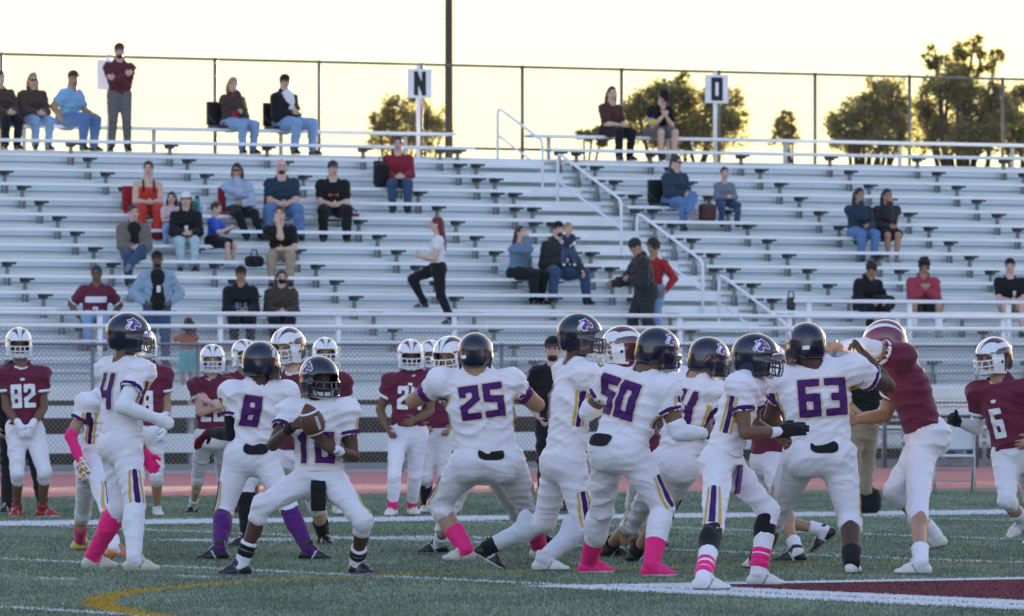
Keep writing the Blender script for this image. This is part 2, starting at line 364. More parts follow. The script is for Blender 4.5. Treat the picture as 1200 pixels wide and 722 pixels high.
for k in range(1, NR + 1):
    v, z = vrow(k), zseat(k); fz = z - 0.43
    for si, (a, b) in enumerate(SEC):
        m = MB(gb); m.uv(a, b, v - 0.13, v + 0.13, z - 0.012, z); m.uv(a, b, v + 0.13, v + 0.136, z - 0.05, z - 0.002)
        so_ = gpart(m, 'seat_plank', M_alu)
        m = MB(gb); m.uv(a, b, v - 0.139, v - 0.131, z - 0.048, z + 0.001); o = m.build('nosing', M_lipm, so_)
        m = MB(gb); m.uv(a, b, v - 0.49, v - 0.2, fz - 0.045, fz); m.uv(a, b, v - 0.19, v + 0.105, fz - 0.043, fz - 0.002)
        fo_ = gpart(m, 'foot_plank', M_alu)
        m = MB(gb); m.uv(a, b, v - 0.497, v - 0.491, fz - 0.044, fz + 0.001); m.build('nosing', M_lipm, fo_)
        if k < NR:
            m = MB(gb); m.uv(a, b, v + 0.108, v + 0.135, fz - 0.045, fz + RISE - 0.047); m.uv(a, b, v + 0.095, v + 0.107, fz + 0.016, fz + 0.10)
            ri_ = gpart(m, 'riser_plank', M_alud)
            m = MB(gb); m.uv(a, b, v + 0.088, v + 0.094, fz + 0.052, fz + 0.066); m.uv(a, b, v + 0.088, v + 0.094, fz + 0.172, fz + 0.184); m.build('seam_shade_strip', M_seam, ri_)  # raised dark strips stand in for the shade in plank grooves
        us = list(np.arange(a + 0.25 if si else b - 0.25, (b if si else a), 1.83 if si else -1.83)); us.insert(1, us[0] + (0.34 if si else -0.34))
        for uu in (us if k < NR else []): brk.append((uu, v, z, fz, abs(uu - AU) + 0.02 * k))
    # aisle treads
    m = MB(gb); m.uv(SEC[0][1] + 0.002, SEC[1][0] - 0.002, v - 0.488, v + 0.118, fz - 0.046, fz - 0.001)
    if k < NR: m.uv(SEC[0][1] + 0.001, SEC[1][0] - 0.001, v + 0.122, v + 0.133, fz-0.05, fz + RISE - 0.047); m.uv(SEC[0][1] + 0.03, SEC[1][0] - 0.03, v - 0.18, v + 0.1, fz + 0.085, fz + 0.125)
    gpart(m, 'stair_tread', M_alu)
def bracket_mb(base, b):
    uu, v, z, fz, _ = b; m = MB(base)
    m.uv(uu - 0.05, uu + 0.09, v - 0.12, v + 0.12, z - 0.088, z - 0.051); m.uv(uu - 0.05, uu + 0.02, v - 0.1, v + 0.1, z - 0.12, z - 0.089)
    m.uv(uu - 0.03, uu + 0.01, v - 0.03, v + 0.03, fz + 0.161, z - 0.121); m.uv(uu - 0.055, uu - 0.03, v - 0.03, v + 0.03, fz, fz + 0.16); m.uv(uu + 0.015, uu + 0.04, v - 0.03, v + 0.03, fz, fz + 0.16); return m
BMI = np.repeat([0, 0, 1, 1, 1], 6)
vis = [b for b in brk if 49 < b[0] < 77]; vis.sort(key=lambda b: b[4])
ref = bracket_mb(A(0, 0, 0), (0, 0, 0.43, 0, 0)); bme = np_mesh('seat_bracket', ref.v, np.array(ref.f), False, BMI); bme.materials.append(M_brk); bme.materials.append(M_stem)
near = sorted(vis, key=lambda b: b[2])[:100]; ids = {id(b) for b in near}
for b in near:
    o = link('seat_bracket', bme, None, GS); o.location = Vector(UV(b[0], b[1], b[3]) - gb)
m = MB(gb)
for b in brk:
    if id(b) not in ids: q = bracket_mb(gb, b); i = len(m.v); m.v += q.v; m.f += [tuple(x + i for x in f) for f in q.f]
tag(link('seat_bracket', np_mesh('seat_bracket', m.v, np.array(m.f), False, np.tile(BMI, len(m.f) // 30)), [M_brk, M_stem], GS), kind='stuff')
# walkway, fascia, structure below
m = MB(gb); m.uv(U0, U1, 97.2, vrow(1) - 0.5, 1.19, 1.24); m.uv(U0, U1, 97.14, 97.2, 1.02, 1.245); gpart(m, 'walkway', M_alu)
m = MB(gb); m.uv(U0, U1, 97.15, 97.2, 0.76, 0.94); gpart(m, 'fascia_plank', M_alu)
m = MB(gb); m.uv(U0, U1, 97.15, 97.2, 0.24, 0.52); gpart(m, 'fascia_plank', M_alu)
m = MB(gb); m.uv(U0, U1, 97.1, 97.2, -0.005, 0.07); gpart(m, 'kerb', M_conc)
m = MB(gb); m.uv(U0, U1, 99.6, 99.7, 0.0, 1.1); gpart(m, 'shade_backing', M_dark)  # added dark sheet, shade below the rows put into its colour
m = MB(gb)
for uu in np.arange(U0 + 0.4, U1, 1.83):
    m.uv(uu - 0.04, uu + 0.04, 97.25, 97.33, 0, 1.18)
    m.uv(uu - 0.04, uu + 0.04, 108.1, 108.18, 0, 5.04); m.uv(uu - 0.03, uu + 0.03, 103, 103.06, 0, 2.8)
gpart(m, 'support_frame', M_leg)
m = MB(gb); m.uv(U0, U1, vrow(16) - .2, vrow(16) + .25, 4.6, 4.72); gpart(m, 'back_beam', M_leg)
for a, b_ in SEC:
    for uu in np.arange(a + .4, b_, 2.4):
        if 50 < uu < 78: m = MB(gb); m.uv(uu - .022, uu + .022, vrow(16) - .03, vrow(16) + .03, zseat(16) - .43, zseat(16) - .013); gpart(m, 'bench_leg', M_leg)
# ---- aisle handrails (four loops on the stair)
for j, (ka, kb) in enumerate([(15.7, 13.3), (12.5, 9.2), (8.4, 5.1), (4.3, 1.0)]):
    va, vb = vrow(ka), vrow(kb); za, zb = zseat(ka) - 0.43, zseat(kb) - 0.43
    r = empty('handrail', UV(AU, vb, zb), ['white pipe handrail highest up the stair aisle near the back fence', 'white pipe handrail below the topmost one, halfway up the aisle', 'white pipe handrail beside the man in the dark hoodie walking down', 'white pipe handrail lowest on the stair aisle, right of the red top'][j], 'handrail', 'pipe handrails down the stair aisle')
    rb = A(*r.location)
    H = 0.95; pa, pb = UV(AU, va), UV(AU, vb)
    def pt(t, h): return A(*(pa + (pb - pa) * t)[:2], za + (zb - za) * t + h)
    m = MB(rb); m.tube([pt(0, 0), pt(0, H - 0.12), pt(0.02, H - 0.03), pt(0.07, H), pt(0.96, H), pt(0.995, H - 0.05), pt(1, H - 0.12), pt(1, 0)], 0.024, 8); m.build('rail_loop', M_whitem, r, True)
    m = MB(rb); m.tube([pt(0, 0.48), pt(1, 0.48)], 0.019, 8); m.build('mid_rail', M_whitem, r, True)
def chain(mb, u0, u1, v, z0, z1, pitch, w):
    h = z1 - z0; n = int((u1 - u0 + h) / pitch)
    for d in (1, -1):
        for i in range(n):
            a = u0 - h + i * pitch; b = a + h; za, zb = z0, z1
            if a < u0: za = z0 + (u0 - a); a = u0
            if b > u1: zb = z1 - (b - u1); b = u1
            if a >= b: continue
            aa, bb = (a, b) if d > 0 else (u0 + u1 - a, u0 + u1 - b)
            p, q = UV(aa, v + 0.004 * d, za), UV(bb, v + 0.004 * d, zb); i0 = len(mb.v); s = UV(w, 0, 0); t = A(0, 0, w); y = UV(0, w, 0)
            mb.v += [x - mb.b for x in (p - t, p + t, p + y, q - t, q + t, q + y)]
            mb.f += [(i0, i0 + 1, i0 + 4, i0 + 3), (i0 + 1, i0 + 2, i0 + 5, i0 + 4), (i0 + 2, i0, i0 + 3, i0 + 5)]
def fence(name, label, us, v, z0, z1, rails, pitch, w, mp, mm, pr, chz=None, cat='fence'):
    r = empty(name, UV(us[0], v, z0), label, cat); rb = A(*r.location)
    me = None
    for uu in us:
        if me is None:
            m = MB(UV(uu, v, z0)); m.tube([UV(uu, v, z0), UV(uu, v, z1 + 0.03)], pr, 10); o = m.build('post', mp, r, True); o.location = (0, 0, 0); me = o.data
        else:
            o = link('post', me, None, r); o.location = Vector(UV(uu, v, z0) - rb)
    for zz in rails:
        m = MB(rb); m.tube([UV(us[0] - .3, v - pr, zz), UV(us[-1] + .3, v - pr, zz)], pr * 0.72, 8); m.build('rail', mp, r, True)
    if pitch:
        m = MB(rb); chain(m, us[0], us[-1], v - pr * 0.4, *(chz or (z0, z1)), pitch, w); m.build('chain_link', mm, r)
    return r
M_fdark = mat('weathered_fence_pipe', (0.16, 0.15, 0.14), rough=0.5, metal=0.4)
sp = u_at(374, 108.75) - u_at(252, 108.75); uu0 = u_at(252, 108.75)
REAR = [uu0 + sp * k for k in range(-6, 17)]
fence('back_fence', 'tall thin chain link fence along the top of the grandstand against the sky', REAR, 108.75, 4.8, 6.66, [6.66, 5.25], 0.075, 0.0021, M_fdark, M_fdark, 0.03, (5.25, 6.64))
sp = 2.03; a0 = u_at(258, 97.3)
fence('front_railing', 'white two-rail railing with mesh along the front walkway of the grandstand', [a0 + sp * k for k in range(-7, 16)], 97.3, 1.24, 2.31, [2.31, 2.12], 0.08, 0.0045, M_whitem, M_galv, 0.042, (1.3, 2.1), 'railing')
a0 = u_at(948, 98.0); sp = u_at(1066, 98.0) - a0
fence('ramp_railing', 'short raised white railing in front of the bench at the right end of the walkway', [a0 + sp * k for k in range(0, 8)], 98.0, 1.24, 2.56, [2.56, 2.36], 0, 0, M_whitem, M_galv, 0.04, None, 'railing')
M_tpipe = mat('dull_grey_pipe', (0.20, 0.22, 0.24), rough=0.5, metal=0.3, var=0.12)
sp = u_at(1145, 92.6) - u_at(1037, 92.6); a0 = u_at(1037, 92.6)
fence('track_fence', 'grey chain link fence on posts between the red track and the grandstand', [a0 + sp * k for k in range(-20, 14)], 92.6, 0.0, 1.83, [1.83], 0.075, 0.0042, M_tpipe, M_galv, 0.03, (0.03, 1.81))
# ---- letter boards on the back fence
M_board = mat('letter_board_white', (0.82, 0.83, 0.84), rough=0.6); M_ink = mat('black_letter_paint', (0.015, 0.016, 0.02), rough=0.6)
FN = A(ST, -CT, 0)
for x, ch, lab in ((490, 'N', 'white board with a black letter N on a pole at the back fence'), (838, '0', 'white board with a black letter O on a pole at the back fence'), (127, None, 'grey edge of a board on a pole, half hidden behind the standing man')):
    v = 108.5; uu = u_at(x, v); D = depth_at(x, v); yc = {490: 98, 838: 104.5, 127: 88}[x]; zc = EYE + (HY - yc) * D / F
    s = empty('letter_sign', UV(uu, v, 5.0), lab, 'sign', 'letter boards along the back fence'); sb = A(*s.location)
    m = MB(sb); m.uv(uu - 0.23, uu + 0.23, v - 0.06, v - 0.035, zc - 0.245, zc + 0.245); m.build('board', M_board, s)
    m = MB(sb); m.tube([UV(uu, v, 5.0), UV(uu, v, zc + 0.3)], 0.035, 8); m.build('pole', M_whitem, s, True)
    if ch:
        fn, ext = text_sdf(ch, 0.40, 0.105); v2, fs = flat_mesh(fn, ext, 0.012)
        P = [UV(uu, v - 0.063, zc) + A(*UV(1, 0)) * a + A(0, 0, b) - sb for a, b in v2]
        link('letter', np_mesh('letter', P, fs, False), M_ink, s)
# ---- utility pole behind the fence
D = depth_at(526, 113); p = W(526, 300, D)
m = MB((p[0], p[1], 0)); m.tube([(p[0], p[1], -0.02), (p[0], p[1], 13)], 0.075, 12, 0.06); m.build('light_pole', mat('pole_brown', (0.07, 0.05, 0.04), rough=0.8, bump=0.3), None, True, label='tall thin brown pole rising behind the back fence beside the N board', cat='pole')

# ================================================================ TREES
M_leaf = [mat('leaf_olive', (0.28, 0.275, 0.115), rough=0.6, var=0.35, scale=2, trans=0.75), mat('leaf_dark', (0.19, 0.195, 0.09), rough=0.6, var=0.35, scale=2, trans=0.7), mat('leaf_gold', (0.42, 0.35, 0.13), rough=0.6, var=0.3, scale=2, trans=0.7)]
M_bark = mat('bark', (0.07, 0.05, 0.035), rough=0.95, bump=0.6, bscale=20)
def tree(name, label, blobs, D, n, gold=0.25, dens=1.0):
    cs = [(W(x, y, D + random.uniform(-1.2, 1.2)), r * D / F) for x, y, r in blobs]
    bx = np.mean([c[0][0] for c in cs]); by = D; low = min(c[0][2] for c in cs)
    r = empty(name, (bx, by, -0.02), label, 'tree', 'trees behind the grandstand'); rb = A(*r.location)
    m = MB(rb); rad = 0.10 + 0.008 * len(cs)
    top = A(bx, by, low * 0.62); m.tube([(bx, by, -0.02), (bx + 0.1, by, low * 0.3), top], rad, 9, rad * 0.75)
    for c, q in cs:
        mid = (top + c) / 2 + A(random.uniform(-.3, .3), random.uniform(-.3, .3), 0.2); m.tube([top, mid, c + A(0, 0, q * 0.6)], rad * 0.45, 6, 0.02)
        for _ in range(4): d = rng.normal(size=3); m.tube([mid, c, c + d / np.linalg.norm(d) * q * 0.85], 0.025, 5, 0.008)
    m.build('trunk', M_bark, r, True)
    tot = sum(q ** 2 for _, q in cs); P = []
    for c, q in cs:
        k = max(6, int(22 * q * q * 4 * dens)); cl = rng.normal(size=(k, 3)); cl = cl / np.linalg.norm(cl, axis=1)[:, None] * (rng.uniform(0.25, 1, (k, 1)) ** 0.5) * q * A(1.05, 1.0, 0.95)
        nn = int(2.7 * n * q * q / tot); w = rng.integers(0, k, nn); P.append(c + cl[w] + rng.normal(size=(nn, 3)) * q * 0.22)
    P = np.concatenate(P); nn = len(P); a = rng.normal(size=(nn, 3)); a /= np.linalg.norm(a, axis=1)[:, None]; b = np.cross(a, rng.normal(size=(nn, 3))); b /= np.linalg.norm(b, axis=1)[:, None]
    s = rng.uniform(0.03, 0.075, (nn, 1)); V = np.stack([P - a * s, P + b * s * 0.55, P + a * s, P - b * s * 0.55], 1).reshape(-1, 3) - rb
    mi = rng.choice(3, nn, p=[0.6 - gold / 2, 0.4 - gold / 2, gold])
    me = np_mesh('crown', V, np.arange(4 * nn).reshape(nn, 4), False, mi); link('crown', me, M_leaf, r)
tree('broadleaf_tree', 'low golden green tree crown behind the N board', [(445, 142, 15), (462, 130, 17), (485, 124, 15), (505, 132, 17), (520, 146, 12), (475, 150, 22), (495, 158, 26), (455, 160, 22)], 185, 2600, 0.45)
tree('broadleaf_tree', 'wide rounded green tree behind the O board', [(745, 125, 20), (768, 112, 18), (790, 118, 24), (803, 97, 13), (828, 120, 24), (852, 118, 18), (866, 138, 14), (760, 145, 28), (800, 148, 32), (840, 150, 28)], 180, 5600, 0.25)
tree('broadleaf_tree', 'small lone tree top between the O board and the large right hand trees', [(921, 136, 8), (916, 146, 9), (928, 148, 10), (921, 158, 16)], 200, 800, 0.4)
tree('broadleaf_tree', 'broad dark tree left of the tallest crown on the right', [(990, 138, 17), (1008, 128, 18), (1030, 108, 18), (1020, 120, 16), (1050, 112, 20), (1000, 155, 26), (1040, 145, 30), (1065, 140, 24), (1050, 125, 22), (985, 155, 18), (1015, 140, 26), (1000, 165, 16), (1030, 165, 18), (1060, 163, 18)], 182, 4600, 0.2)
tree('broadleaf_tree', 'tallest ragged tree on the right with open top branches', [(1096, 68, 14), (1122, 60, 14), (1112, 80, 16), (1142, 52, 11), (1150, 75, 15), (1130, 92, 20), (1170, 64, 9), (1100, 105, 22), (1135, 118, 26), (1108, 140, 28), (1150, 145, 26), (1080, 130, 18), (1165, 110, 16), (1172, 135, 22), (1125, 100, 20), (1090, 158, 20), (1125, 160, 22), (1160, 160, 20)], 176, 5600, 0.2, 0.8)
tree('broadleaf_tree', 'dark tree cut off by the right edge of the picture', [(1190, 118, 15), (1206, 108, 17), (1185, 140, 17), (1212, 140, 24), (1198, 158, 26), (1235, 125, 22), (1180, 160, 18), (1215, 162, 20)], 184, 2600, 0.15)
tree('shrub', 'small golden bush top showing under the woman in the dark brown top', [(684, 160, 8), (695, 156, 8), (705, 163, 8)], 170, 500, 0.5)
# ================================================================ small benches, chair, bags by the track
pb = empty('portable_bleacher', UV(u_at(1090, 95), 94.6), 'low portable aluminium bleacher of narrow planks behind the track fence at right', 'bleacher'); b0 = A(*pb.location)
ua, ub = u_at(985, 94), u_at(985, 94) + 7
for k in range(5):
    v = 93.9 + 0.55 * k; z = 0.42 + 0.2 * k
    m = MB(b0); m.uv(ua, ub, v - 0.12, v + 0.12, z - 0.045, z); m.build('seat_plank', M_alu, pb)
    if k: m = MB(b0); m.uv(ua, ub, v - 0.42, v - 0.18, z - 0.34, z - 0.30); m.build('foot_plank', M_alu, pb)
m = MB(b0)
for uu in np.arange(ua + 0.3, ub, 1.9):
    for k in range(5): m.uv(uu - 0.025, uu + 0.025, 93.88 + .55 * k, 93.93 + .55 * k, 0, 0.37 + 0.2 * k)
    m.box8([UV(uu - 0.02, 93.5, 0.0), UV(uu + 0.02, 93.5, 0.0), UV(uu + 0.02, 96.2, 0.9), UV(uu - 0.02, 96.2, 0.9), UV(uu - 0.02, 93.5, 0.06), UV(uu + 0.02, 93.5, 0.06), UV(uu + 0.02, 96.2, 0.96), UV(uu - 0.02, 96.2, 0.96)])
m.build('support_frame', M_leg, pb)
# folding chair
p = W(1118, 577, GD(578)); ch = empty('folding_chair', (p[0], p[1], 0), 'grey white folding chair standing empty on the red track', 'chair'); cb = A(*ch.location)
M_chair = mat('chair_grey_white', (0.55, 0.58, 0.61), rough=0.45, var=0.05)
so = Solid(0.012); so.rbox(cb + A(0, 0.16, 0.66), (0.235, 0.016, 0.15), None, 0.014); make(so, 'backrest', M_chair, ch, cb)
so = Solid(0.012); so.rbox(cb + A(0, -0.06, 0.44), (0.22, 0.2, 0.018), None, 0.014); make(so, 'seat', M_chair, ch, cb)
for s in (-1, 1):
    m = MB(cb); m.tube([cb + A(0.23 * s, -0.25, 0), cb + A(0.235 * s, -0.05, 0.42), cb + A(0.24 * s, 0.17, 0.84)], 0.013, 8); m.build('leg', M_leg, ch, True)
    m = MB(cb); m.tube([cb + A(0.22 * s, 0.24, 0), cb + A(0.225 * s, -0.12, 0.45)], 0.012, 8); m.build('leg', M_leg, ch, True)
for z, y in ((0.14, 0.2), (0.27, 0.06)):
    m = MB(cb); m.tube([cb + A(-0.22, y, z), cb + A(0.22, y, z)], 0.009, 6); m.build('crossbar', M_leg, ch, True)

# ================================================================ unseen dark rise added behind the viewer to darken helmet reflections and low sky
hv, hf = [], []
ang = np.linspace(math.radians(150), math.radians(390), 90)
for t in ang:
    h = 40 + 9 * math.sin(5 * t) + 6 * math.sin(13 * t + 1) + 3 * math.sin(37 * t); R = 300
    hv += [(R * math.cos(t), R * math.sin(t), -1), (R * 1.05 * math.cos(t), R * 1.05 * math.sin(t), h), (R * 1.3 * math.cos(t), R * 1.3 * math.sin(t), -1)]
for i in range(89):
    for j in (0, 1): hf.append((3 * i + j, 3 * i + 3 + j, 3 * i + 4 + j, 3 * i + 1 + j))
tag(link('unseen_dark_rise', np_mesh('unseen_dark_rise', hv, hf, True), mat('dark_rise_tone', (0.022, 0.028, 0.042), rough=1, var=.4, scale=.1)), kind='structure')
# ================================================================ PEOPLE
def ik(a, c, l1, l2, p):
    d = np.linalg.norm(c - a); ax = (c - a) / (d + 1e-9)
    if d > 0.995 * (l1 + l2): k = d / (0.995 * (l1 + l2)); l1, l2 = l1 * k, l2 * k
    x = (l1 * l1 - l2 * l2 + d * d) / (2 * d + 1e-9); h = math.sqrt(max(0, l1 * l1 - x * x)); q = (p - a) - ax * np.dot(p - a, ax)
    return a + ax * x + nrm(q) * h
def frame_head(face, roll=0.0):
    y = nrm(face); x = nrm(np.cross(y, A(math.sin(roll), 0, 1) if abs(y[2]) < .95 else A(0, 1, 0))); return np.array([x, y, np.cross(x, y)])
def place(o, R, c):     # R rows are local axes
    M = Matrix(((R[0][0], R[1][0], R[2][0], c[0]), (R[0][1], R[1][1], R[2][1], c[1]), (R[0][2], R[1][2], R[2][2], c[2]), (0, 0, 0, 1))); o.matrix_local = M
# ---- helmets (two kinds, built once in head space: x right, y forward, z up)
M_hblack = mat('helmet_gloss_black', (0.006, 0.008, 0.026), rough=0.26, coat=0.4, var=0.1, spec=0.6)
M_hmar = mat('helmet_gloss_maroon', (0.075, 0.016, 0.03), rough=0.2, coat=1.0, var=0.1)
M_hred = mat('helmet_gloss_red_maroon', (0.16, 0.018, 0.04), rough=0.22, coat=.8, var=.1)
M_hwht = mat('helmet_gloss_white', (0.78, 0.79, 0.80), rough=0.22, coat=0.8, var=0.03)
M_chrome = mat('mask_dark_chrome', (0.11, 0.11, 0.13), rough=0.25, metal=0.85)
M_purple = cloth('purple_fabric', (0.06, 0.01, 0.105)); M_gold = cloth('gold_fabric', (0.62, 0.40, 0.07)); M_orange = plain('orange_decal', (0.55, 0.25, 0.05)); M_wdec = plain('white_decal', (0.78, 0.78, 0.8))
M_pdec = plain('purple_decal', (0.10, 0.04, 0.30)); M_pad = plain('helmet_padding', (0.02, 0.02, 0.022), 0.9); M_strap = plain('strap_white', (0.7, 0.7, 0.7), 0.7); M_visor = plain('clear_visor', (0.25, 0.28, 0.33), 0.05, coat=1.0)
def helmet_shell():
    s = Solid(0.0052)
    s.ell((0, -0.008, 0.022), (0.126, 0.152, 0.135), k=0.02)
    for x in (-1, 1): s.rbox((0.098 * x, 0.028, -0.075), (0.02, 0.058, 0.06), None, 0.018, 0.04)
    s.rbox((0, -0.085, -0.055), (0.085, 0.05, 0.05), None, 0.04, 0.04)
    s.ell((0, -0.004, 0.012), (0.108, 0.133, 0.118), k=0.008, op='s'); s.ell((0, 0.0, -0.11), (0.096, 0.105, 0.11), k=0.01, op='s')
    s.rbox((0, 0.14, -0.075), (0.088, 0.115, 0.112), None, 0.03, 0.012, op='s')
    s.cut((0, 0, -0.125), (0, 0.15, -1))
    return s
_hs = {}
def helmet_parts(kind):
    if kind in _hs: return _hs[kind]
    V, Fc = helmet_shell().run(); c = V[Fc].mean(1); mi = None
    if kind == 'striped':
        x, y, z = c.T; a_ = np.arctan2(x, z + 0.015); mi = (((np.abs(np.abs(a_) - 0.62) < 0.10) | (np.abs(a_) < .05)) & (z > -0.01)).astype(int) | (z < -.1)
    if kind == 'maroon':
        x, y, z = c.T; a = np.arctan2(x, z + 0.015); e = np.arctan2(y, np.hypot(x, z + 0.01))
        w = (np.abs(a) < 0.15) & (z > 0.03)
        w |= (np.abs(np.abs(a) - 0.78 + 0.12 * (y < 0) * np.abs(y) * 8) < 0.14) & (z > -0.01)
        w |= (y > 0.10 - 0.45 * (z - 0.05).clip(0) + 0.06 * np.cos(a * 4.0) * (z > .05)) & (z > 0.0)
        w |= (z < 0.028) & (y > 0.0); w |= (y > 0.06) & (np.abs(a) > 1.1); w |= (z < -0.105)
        mi = w.astype(int)
    me = np_mesh('helmet', V, Fc, True, mi)
    for m in ([M_hblack] if kind == 'black' else ([M_hmar, M_hwht] if kind == 'maroon' else [M_hred, M_hwht])): me.materials.append(m)
    b = bvh_of((V, Fc)); m = MB()
    def bar(pts, r=0.0058):
        P = [A(*p) for p in pts]; P = [(P[0])] + [q for i in range(len(P) - 1) for q in (P[i] * .67 + P[i + 1] * .33, P[i] * .33 + P[i + 1] * .67)] + [P[-1]]
        m.tube(P, r, 6)
    for z0, z1, yy in ((-0.005, -0.012, 0.172), (-0.045, -0.055, 0.186), (-0.09, -0.108, 0.172)):
        bar([(-0.118, 0.05, z0), (-0.085, 0.13, z1), (0, yy, z1), (0.085, 0.13, z1), (0.118, 0.05, z0)])
    for x, y in ((0, 0.178), (-0.045, 0.158), (0.045, 0.158)):
        bar([(x, y - .01, -0.01), (x, y + 0.004, -0.055), (x, y - 0.008, -0.108)], 0.005)
    for x in (-1, 1): bar([(0.085 * x, 0.132, -0.012), (0.098 * x, 0.112, -0.055), (0.07 * x, 0.132, -0.108)], 0.005); bar([(0.118 * x, 0.06, 0.0), (0.12 * x, 0.062, -0.05), (0.112 * x, 0.058, -0.092)], 0.006)
    mask = np_mesh('face_mask', m.v, m.f, True); mask.materials.append(M_chrome if kind == 'black' else M_hwht)
    s = Solid(0.006); s.ell((0, 0.098, -0.105), (0.036, 0.02, 0.024))
    for x in (-1, 1): s.limb((0.03 * x, 0.1, -0.102), (0.105 * x, 0.03, -0.06), [0.011, 0.009]); s.limb((0.03 * x, 0.1, -0.112), (0.1 * x, 0.02, -0.11), [0.011, 0.009])
    r = s.run(); strap = np_mesh('chin_strap', r[0], r[1], True); strap.materials.append(M_strap)
    dec = []
    horse = [(-0.055, -0.03), (-0.03, 0.012), (-0.045, 0.03), (-0.012, 0.04), (0.0, 0.055), (0.012, 0.042), (0.04, 0.028), (0.062, 0.0), (0.056, -0.016), (0.03, -0.008), (0.012, -0.012), (0.018, -0.04), (-0.012, -0.045), (-0.03, -0.025), (-0.042, -0.042)]
    mane = [(-0.05, -0.025), (-0.028, 0.01), (-0.035, 0.026), (-0.005, 0.03), (0.004, 0.012), (-0.012, -0.006), (-0.02, -0.022), (-0.035, -0.035)]
    cheek = [(0.012, 0.03), (0.036, 0.018), (0.05, 0.0), (0.03, 0.002), (0.015, 0.01)]
    if kind == 'black':
        for x in (-1, 1):
            n = nrm(A(x, 0.05, 0.35)); ex = A(0, 1.0, 0); ey = nrm(np.cross(n, ex)) ; ey = ey if ey[2] > 0 else -ey; o = A(0.05 * x, 0.015, 0.055)
            for pts, mm, g, off in ((horse, M_wdec, 0.004, 0.0008), (horse, M_pdec, -0.002, 0.0014), (mane, M_wdec, -0.003, 0.002), (cheek, M_orange, 0.0, 0.002)):
                fn, ext = poly_sdf(pts, 0.92, (0, 0), g)
                d = decal('logo', mm, None, A(0, 0, 0), b, fn, ext, 0.006, o, ex, ey, n, off, 0.2)
                if d: dec.append(d.data); bpy.data.objects.remove(d)
    if kind == 'black':      # small warning label at the back
        fn = lambda P: np.maximum(np.abs(P[:, 0]) - .024, np.abs(P[:, 1]) - .013); n = nrm(A(-.45, -1, 0))
        d = decal('sticker', M_wdec, None, A(0, 0, 0), b, fn, (.03, .02), 0.006, A(-.035, -.05, -.035), nrm(np.cross(A(0, 0, 1), n)), A(0, 0, 1), n, 0.0012, 0.25)
        if d: dec.append(d.data); bpy.data.objects.remove(d)
    for x in (-1, 1):       # ear hole
        fn = lambda P: np.hypot(P[:, 0], P[:, 1]) - 0.012
        d = decal('ear_hole', M_pad, None, A(0, 0, 0), b, fn, (0.02, 0.02), 0.005, A(0.05 * x, 0.02, -0.03), A(0, 1, 0), A(0, 0, 1), A(x, 0, 0), 0.001, 0.2)
        if d: dec.append(d.data); bpy.data.objects.remove(d)
    fn, ext = text_sdf('TEE', 0.022, 0.11)
    _hs[kind] = (me, mask, strap, dec); return _hs[kind]
_ball = {}
def ball_mesh(m, key):
    if key not in _ball:
        v, f = [], []; n, q = 10, 7
        for i in range(q + 1):
            t = math.pi * i / q
            for j in range(n): a = 2 * math.pi * j / n; v.append((math.sin(t) * math.cos(a), math.sin(t) * math.sin(a), math.cos(t)))
        for i in range(q):
            for j in range(n): f.append((i * n + j, i * n + (j + 1) % n, (i + 1) * n + (j + 1) % n, (i + 1) * n + j))
        me = np_mesh(key, v, [x[::-1] for x in f]); me.materials.append(m); _ball[key] = me
    return _ball[key]
M_eye = plain('eye_dark', (0.03, 0.02, 0.015), 0.2); M_lip = mat('lip', (0.28, 0.09, 0.08), rough=0.5); M_shade = plain('sunglass_black', (0.01, 0.01, 0.012), 0.1, coat=1)
def hand_prims(s, w, d, pn, right, curl, sc, g=0.0, thumb=1.0):
    d = nrm(d); pn = nrm(pn - d * np.dot(pn, d)); ts = np.cross(d, pn) * (1 if right else -1)
    s.limb(w - d * 0.01, w + d * 0.088 * sc, [0.028 * sc + g, 0.042 * sc + g, 0.04 * sc + g], pn, 0.42, 0.012)
    for i, L in ((1.5, 0.068), (0.5, 0.078), (-0.5, 0.072), (-1.5, 0.056)):
        b = w + d * (0.085 - 0.006 * (abs(i) > 1)) * sc + ts * i * 0.0205 * sc; c = curl * (1 + 0.08 * i)
        sp = ts * i * 0.07 * (1 - curl * .6)
        d1 = nrm(d * math.cos(c * 0.9) + pn * math.sin(c * 0.9) + sp); d2 = nrm(d * math.cos(c * 2.0) + pn * math.sin(c * 2.0) + sp * .5)
        m = b + d1 * L * 0.55 * sc; s.limb(b, m, [0.0095 * sc + g, 0.009 * sc + g], k=0.006); s.limb(m, m + d2 * L * 0.55 * sc, [0.009 * sc + g, 0.0075 * sc + g], k=0.004)
    b = w + d * 0.025 * sc + ts * 0.028 * sc; d1 = nrm(d * 0.65 + ts * 0.7 * thumb + pn * 0.3); m = b + d1 * 0.045 * sc; d2 = nrm(d * 0.9 + ts * 0.25 * thumb + pn * (0.3 + curl * .5))
    s.limb(b, m, [0.0135 * sc + g, 0.011 * sc + g], k=0.008); s.limb(m, m + d2 * 0.034 * sc, [0.011 * sc + g, 0.008 * sc + g], k=0.004)
